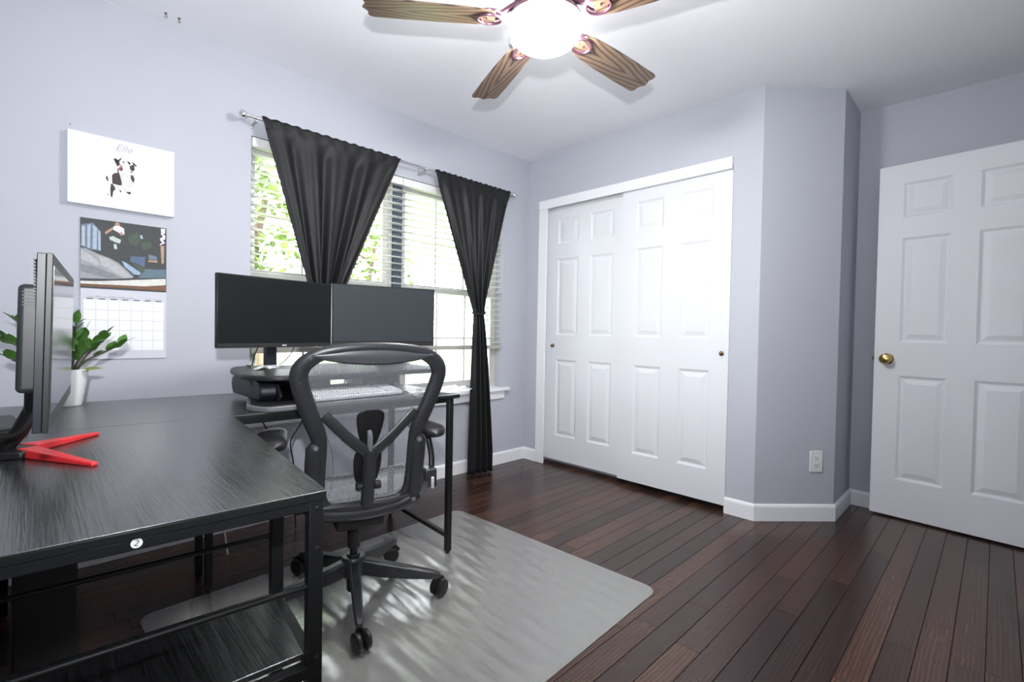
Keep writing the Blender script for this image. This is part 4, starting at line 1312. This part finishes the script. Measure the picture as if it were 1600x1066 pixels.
pad('lumbar_pad', [(.772, .024), (.764, .040), (.745, .0465), (.71, .042), (.68, .035), (.655, .026), (.640, .014)], .010, .010, 'black_plastic')
pad('sacral_pad', [(.632, .028), (.622, .042), (.60, .047), (.565, .046), (.53, .040), (.500, .028), (.488, .014)], .010, .010, 'black_plastic')
pts = [bk(-.004, .70, -.004), bk(-.004, .69, -.016), bk(-.003, .66, -.020), bk(0, .63, -.016)]
MB().tube(pts, [.008, .009, .010, .010], 10).build('pad_link', 'graphite_light', CH, local=True)
for s in (-1, 1):
    c = Vector(bk(.030 * s, .508, -.026))
    MB().lathe([(0, -.012), (.011, -.012), (.0145, -.008), (.0145, .008), (.011, .012), (0, .012)], 18, c, axis='x').build('adjust_knob', 'rubber', CH, local=True)
# side links from the back frame down to the seat
for s in (-1, 1):
    x = .176 * s
    pts = [Vector(bk(x, z, -.006 if z > .5 else -.004)) for z in (.672, .655, .60, .53, .46, .425, .410)]
    lk = MB().tube(pts, [.014, .0250, .0265, .026, .0255, .024, .014], 14, flat=.6, up=(0, 1, .2)).build('side_link', 'graphite', CH, local=True)
    for z in (.656, .424):
        c = Vector(bk(x * .98, z, -.019))
        MB().lathe([(0, -.004), (.006, -.004), (.0075, -.002), (.010, .003)], 14, c, axis='y').build('link_bolt', 'graphite_light', lk, local=True)
# rear rail below the back
pts = smooth_path([(-.172, .424), (-.125, .405), (-.06, .396), (0, .393), (.06, .396), (.125, .405), (.172, .424)], 4)
MB().tube([bk(x, z, -.002) for x, z in pts], .0225, 14, flat=.7, up=(0, 1, .2)).build('rear_rail', 'graphite', CH, local=True)
# seat
seat = [(0, -.185), (.13, -.185), (.205, -.165), (.238, -.10), (.250, 0), (.250, .12), (.235, .205), (.19, .245), (.10, .258), (0, .260)]
sl_ = seat + [(-x, y_) for x, y_ in seat[::-1][1:-1]]


def sz(x, y_): return .432 + .30 * x * x - (max(0, y_ - .10) ** 2) * 1.3 - MAT_T


sp_s = smooth_path(sl_, 4, closed=True)
MB().tube([(x, y_, sz(x, y_)) for x, y_ in sp_s], .0165, 12, closed=True, flat=.7, up=(0, 0, 1)).build('seat_frame', 'graphite', CH, local=True)
rows = []
for i in range(21):
    y_ = -.185 + .445 * i / 20
    hw = 0
    for a, b in zip(seat[:-1], seat[1:]):
        if (a[1] - y_) * (b[1] - y_) <= 0 and abs(a[1] - b[1]) > 1e-6:
            hw = max(hw, a[0] + (b[0] - a[0]) * (y_ - a[1]) / (b[1] - a[1]))
    hw = max(hw, .1) - .004
    rows.append([(hw * (2 * j / 16 - 1), y_, sz(hw * (2 * j / 16 - 1), y_) + .004 - .012 * math.sin(PI * j / 16)) for j in range(17)])
MB().grid(rows).build('seat_mesh', 'seat_weave', CH, local=True)
b = MB().box((-.085, -.13, .315), (.085, .10, .362)).box((-.13, -.10, .352), (.13, .04, .378))
b.bar((-.22, -.03, .385), (.22, -.03, .385), .05, .025)
b.build('tilt_mechanism', 'black_plastic', CH, local=True, bevel=.008)
MB().bar((.10, -.03, .345), (.25, -.01, .345), .012, .010).build('tilt_lever', 'black_plastic', CH, local=True, bevel=.003)
# arms
for s in (-1, 1):
    rows = []
    for i in range(17):
        f = i / 16; y_ = -.125 + .255 * f
        w_ = .054 * (max(0, 1 - abs(2 * f - 1) ** 3.2)) ** .5 + .0006
        h_ = .026 * (max(0, 1 - abs(2 * f - 1) ** 3.5)) ** .5 + .0004
        cx_ = (.286 + .014 * math.sin(PI * f) - .02 * f) * s
        rows.append([(cx_ + w_ * math.copysign(abs(math.cos(2 * PI * j / 20)) ** .8, math.cos(2 * PI * j / 20)), y_, .636 + .008 * f + h_ * math.copysign(abs(math.sin(2 * PI * j / 20)) ** .8, math.sin(2 * PI * j / 20))) for j in range(21)])
    MB().grid(rows).build('arm_pad', 'rubber', CH, local=True)
    pts = smooth_path([(.282 * s, -.01, .628), (.288 * s, -.03, .585), (.290 * s, -.055, .535), (.282 * s, -.075, .48), (.268 * s, -.095, .445)], 4)
    MB().tube(pts, [.014] * 3 + [.0125] * (len(pts) - 3), 12, flat=.75, up=(0, 1, 0)).build('arm_post', 'black_plastic', CH, local=True)
    ab = MB().obox((.262 * s, -.105, .468), (1, 0, 0), (0, 1, 0), (0, 0, 1), .024, .030, .036).build('arm_clamp', 'graphite', CH, local=True, bevel=.007, segs=3)
    MB().obox((.266 * s, -.138, .452), (1, 0, 0), (0, 1, 0), (0, 0, 1), .006, .005, .022).build('clamp_lever', 'silver_plastic', ab, local=True, bevel=.003)
    MB().tube([(.25 * s, -.10, .455), (.215 * s, -.155, .44), (.180 * s, -.195, .43)], .020, 12, flat=.7, up=(0, 0, 1)).build('arm_bracket', 'graphite', CH, local=True)
# column and five-star base
MB().lathe([(.0, .33), (.0145, .33), (.0145, .165), (0, .165)], 18, (0, 0, -MAT_T)).build('gas_column', 'black_plastic', CH, local=True)
MB().lathe([(.030, .326), (.026, .318), (.024, .29), (.0235, .205)], 18, (0, 0, -MAT_T)).build('column_cover', 'rubber', CH, local=True)
MB().lathe([(.0, .180), (.024, .180), (.0255, .176), (.0255, .040), (.021, .034), (0, .034)], 20, (0, 0, -MAT_T)).build('column_sleeve', 'black_plastic', CH, local=True)
MB().lathe([(.026, .172), (.040, .170), (.045, .160), (.047, .125), (.044, .098), (.027, .095)], 26, (0, 0, -MAT_T)).build('hub', 'graphite', CH, local=True)
for i in range(5):
    a = R(-113.5 + 72 * i + 16)
    d = Vector((math.cos(a), math.sin(a), 0)); s_ = Vector((-d.y, d.x, 0)); Zv = Vector((0, 0, 1))
    secs = []
    for r_, zt, zb_, w_ in ((.036, .160, .100, .021), (.10, .147, .088, .0205), (.20, .128, .080, .0185), (.29, .110, .076, .016), (.322, .102, .076, .0145), (.336, .094, .080, .010)):
        secs.append([d * r_ + s_ * w_ * .75 + Zv * zt, d * r_ + s_ * w_ + Zv * (zt - .008), d * r_ + s_ * w_ * .8 + Zv * zb_, d * r_ - s_ * w_ * .8 + Zv * zb_, d * r_ - s_ * w_ + Zv * (zt - .008), d * r_ - s_ * w_ * .75 + Zv * zt])
    b = MB()
    for sc_ in secs: b.v += [q - Zv * MAT_T for q in sc_]
    for k_ in range(len(secs) - 1):
        for j in range(6):
            b.f.append((k_ * 6 + j, k_ * 6 + (j + 1) % 6, (k_ + 1) * 6 + (j + 1) % 6, (k_ + 1) * 6 + j))
    b.f.append(tuple(range(6))); b.f.append(tuple(range((len(secs) - 1) * 6 + 5, (len(secs) - 1) * 6 - 1, -1)))
    b.build('base_arm', 'graphite', CH, local=True, bevel=.003)
    sw = R([25, 60, 130, 10, 75][i]) + a
    wd = Vector((math.cos(sw), math.sin(sw), 0)); wa = Vector((-wd.y, wd.x, 0))
    cpos = d * .322 + wd * .014
    M3 = Matrix((wd, Vector((0, 0, 1)), wa)).transposed()
    wr = .0325
    cb = MB().lathe([(.009, .062), (.009, .083)], 12, d * .322 - Zv * MAT_T)
    hood = []
    for k_ in range(11):
        ang = R(-5 + 17 * k_)
        hood.append(cpos + wd * (.034 * math.cos(ang)) + Zv * (wr + .034 * math.sin(ang)))
    cb.tube(hood, .010, 10, flat=.35, up=tuple(wa))
    c_o = cb.build('caster', 'black_plastic', CH, local=True)
    for sg in (-1, 1):
        prof_ = [(.0, -.010), (.020, -.010), (.028, -.0085), (wr, -.005), (wr, .005), (.028, .0085), (.020, .0095), (.008, .0095), (0, .008)]
        MB().lathe(prof_, 24, cpos + wa * (.0165 * sg) + Zv * (wr + .0002), mtx=M3).build('wheel', 'rubber', c_o, local=True)

# ------------------------------------------------------------------ outside the window
g = MB().box((-14, YW + .5, -.75), (20, 30, -.60)).build('ground', 'lawn_green', smooth=False)
structure(g)
rnl = random.Random(31)


def tree(x, y_, trunk_r, h, crown, nleaf, size, label):
    t = empty('garden_tree', (x, y_, -.6), 0, label, 'tree')
    path = smooth_path([(x, y_, -.6), (x + .08, y_, .6), (x - .05, y_ + .05, h * .6), (x + .1, y_, h)], 4)
    n_ = len(path)
    MB().tube(path, [trunk_r * (1 - .7 * i / n_) for i in range(n_)], 10).build('trunk', 'bark', t)
    b = MB()
    for c in crown:
        cx_, cy_, cz_, rx, ry, rz_ = c
        for k_ in range(int(nleaf / len(crown))):
            v = Vector((rnl.gauss(0, 1), rnl.gauss(0, 1), rnl.gauss(0, 1))).normalized() * rnl.random() ** .35
            p = Vector((x + cx_ + v.x * rx, y_ + cy_ + v.y * ry, cz_ + v.z * rz_))
            d = Vector((rnl.uniform(-1, 1), rnl.uniform(-1, 1), rnl.uniform(-.9, .3))).normalized()
            s = d.cross(Vector((rnl.uniform(-.4, .4), rnl.uniform(-.4, .4), 1))).normalized()
            L_ = size * rnl.uniform(.6, 1.3); w_ = L_ * .28
            base = len(b.v)
            b.v += [p, p + d * L_ * .45 + s * w_, p + d * L_, p + d * L_ * .45 - s * w_]
            b.f.append((base, base + 1, base + 2, base + 3))
    f = MB(); f.v, f.f = b.v, b.f
    fo = f.build('foliage', 'tree_leaf', t, smooth=False); fo['kind'] = 'stuff'
    for k_ in range(5):
        a = rnl.uniform(0, 6.28); j = int(n_ * (.5 + .09 * k_)); p = Vector(path[min(j, n_ - 1)])
        MB().tube([p, p + Vector((math.cos(a) * .5, math.sin(a) * .5, .35)), p + Vector((math.cos(a) * 1.0, math.sin(a) * 1.0, .5))], [.03, .02, .008], 6).build('branch', 'bark', t)
    return t


tree(1.9, 6.2, .10, 2.6, [(0, 0, 2.6, 1.0, .9, .9), (-.5, 0, 1.7, .7, .7, .5), (.5, -.2, 3.3, .8, .8, .7)], 2000, .15, 'leafy tree outside behind the wider curtain')
tree(4.7, 8.6, .09, 2.8, [(0, 0, 2.4, .9, .9, .8), (.5, 0, 1.6, .8, .7, .5), (-.4, .1, 3.3, .8, .8, .7)], 1700, .15, 'leafy tree outside between the two curtains')
tree(7.6, 7.6, .09, 2.6, [(0, 0, 1.9, 1.0, .9, .8), (.5, 0, 1.1, .8, .7, .5)], 1200, .15, 'leafy tree outside beyond the narrower curtain')
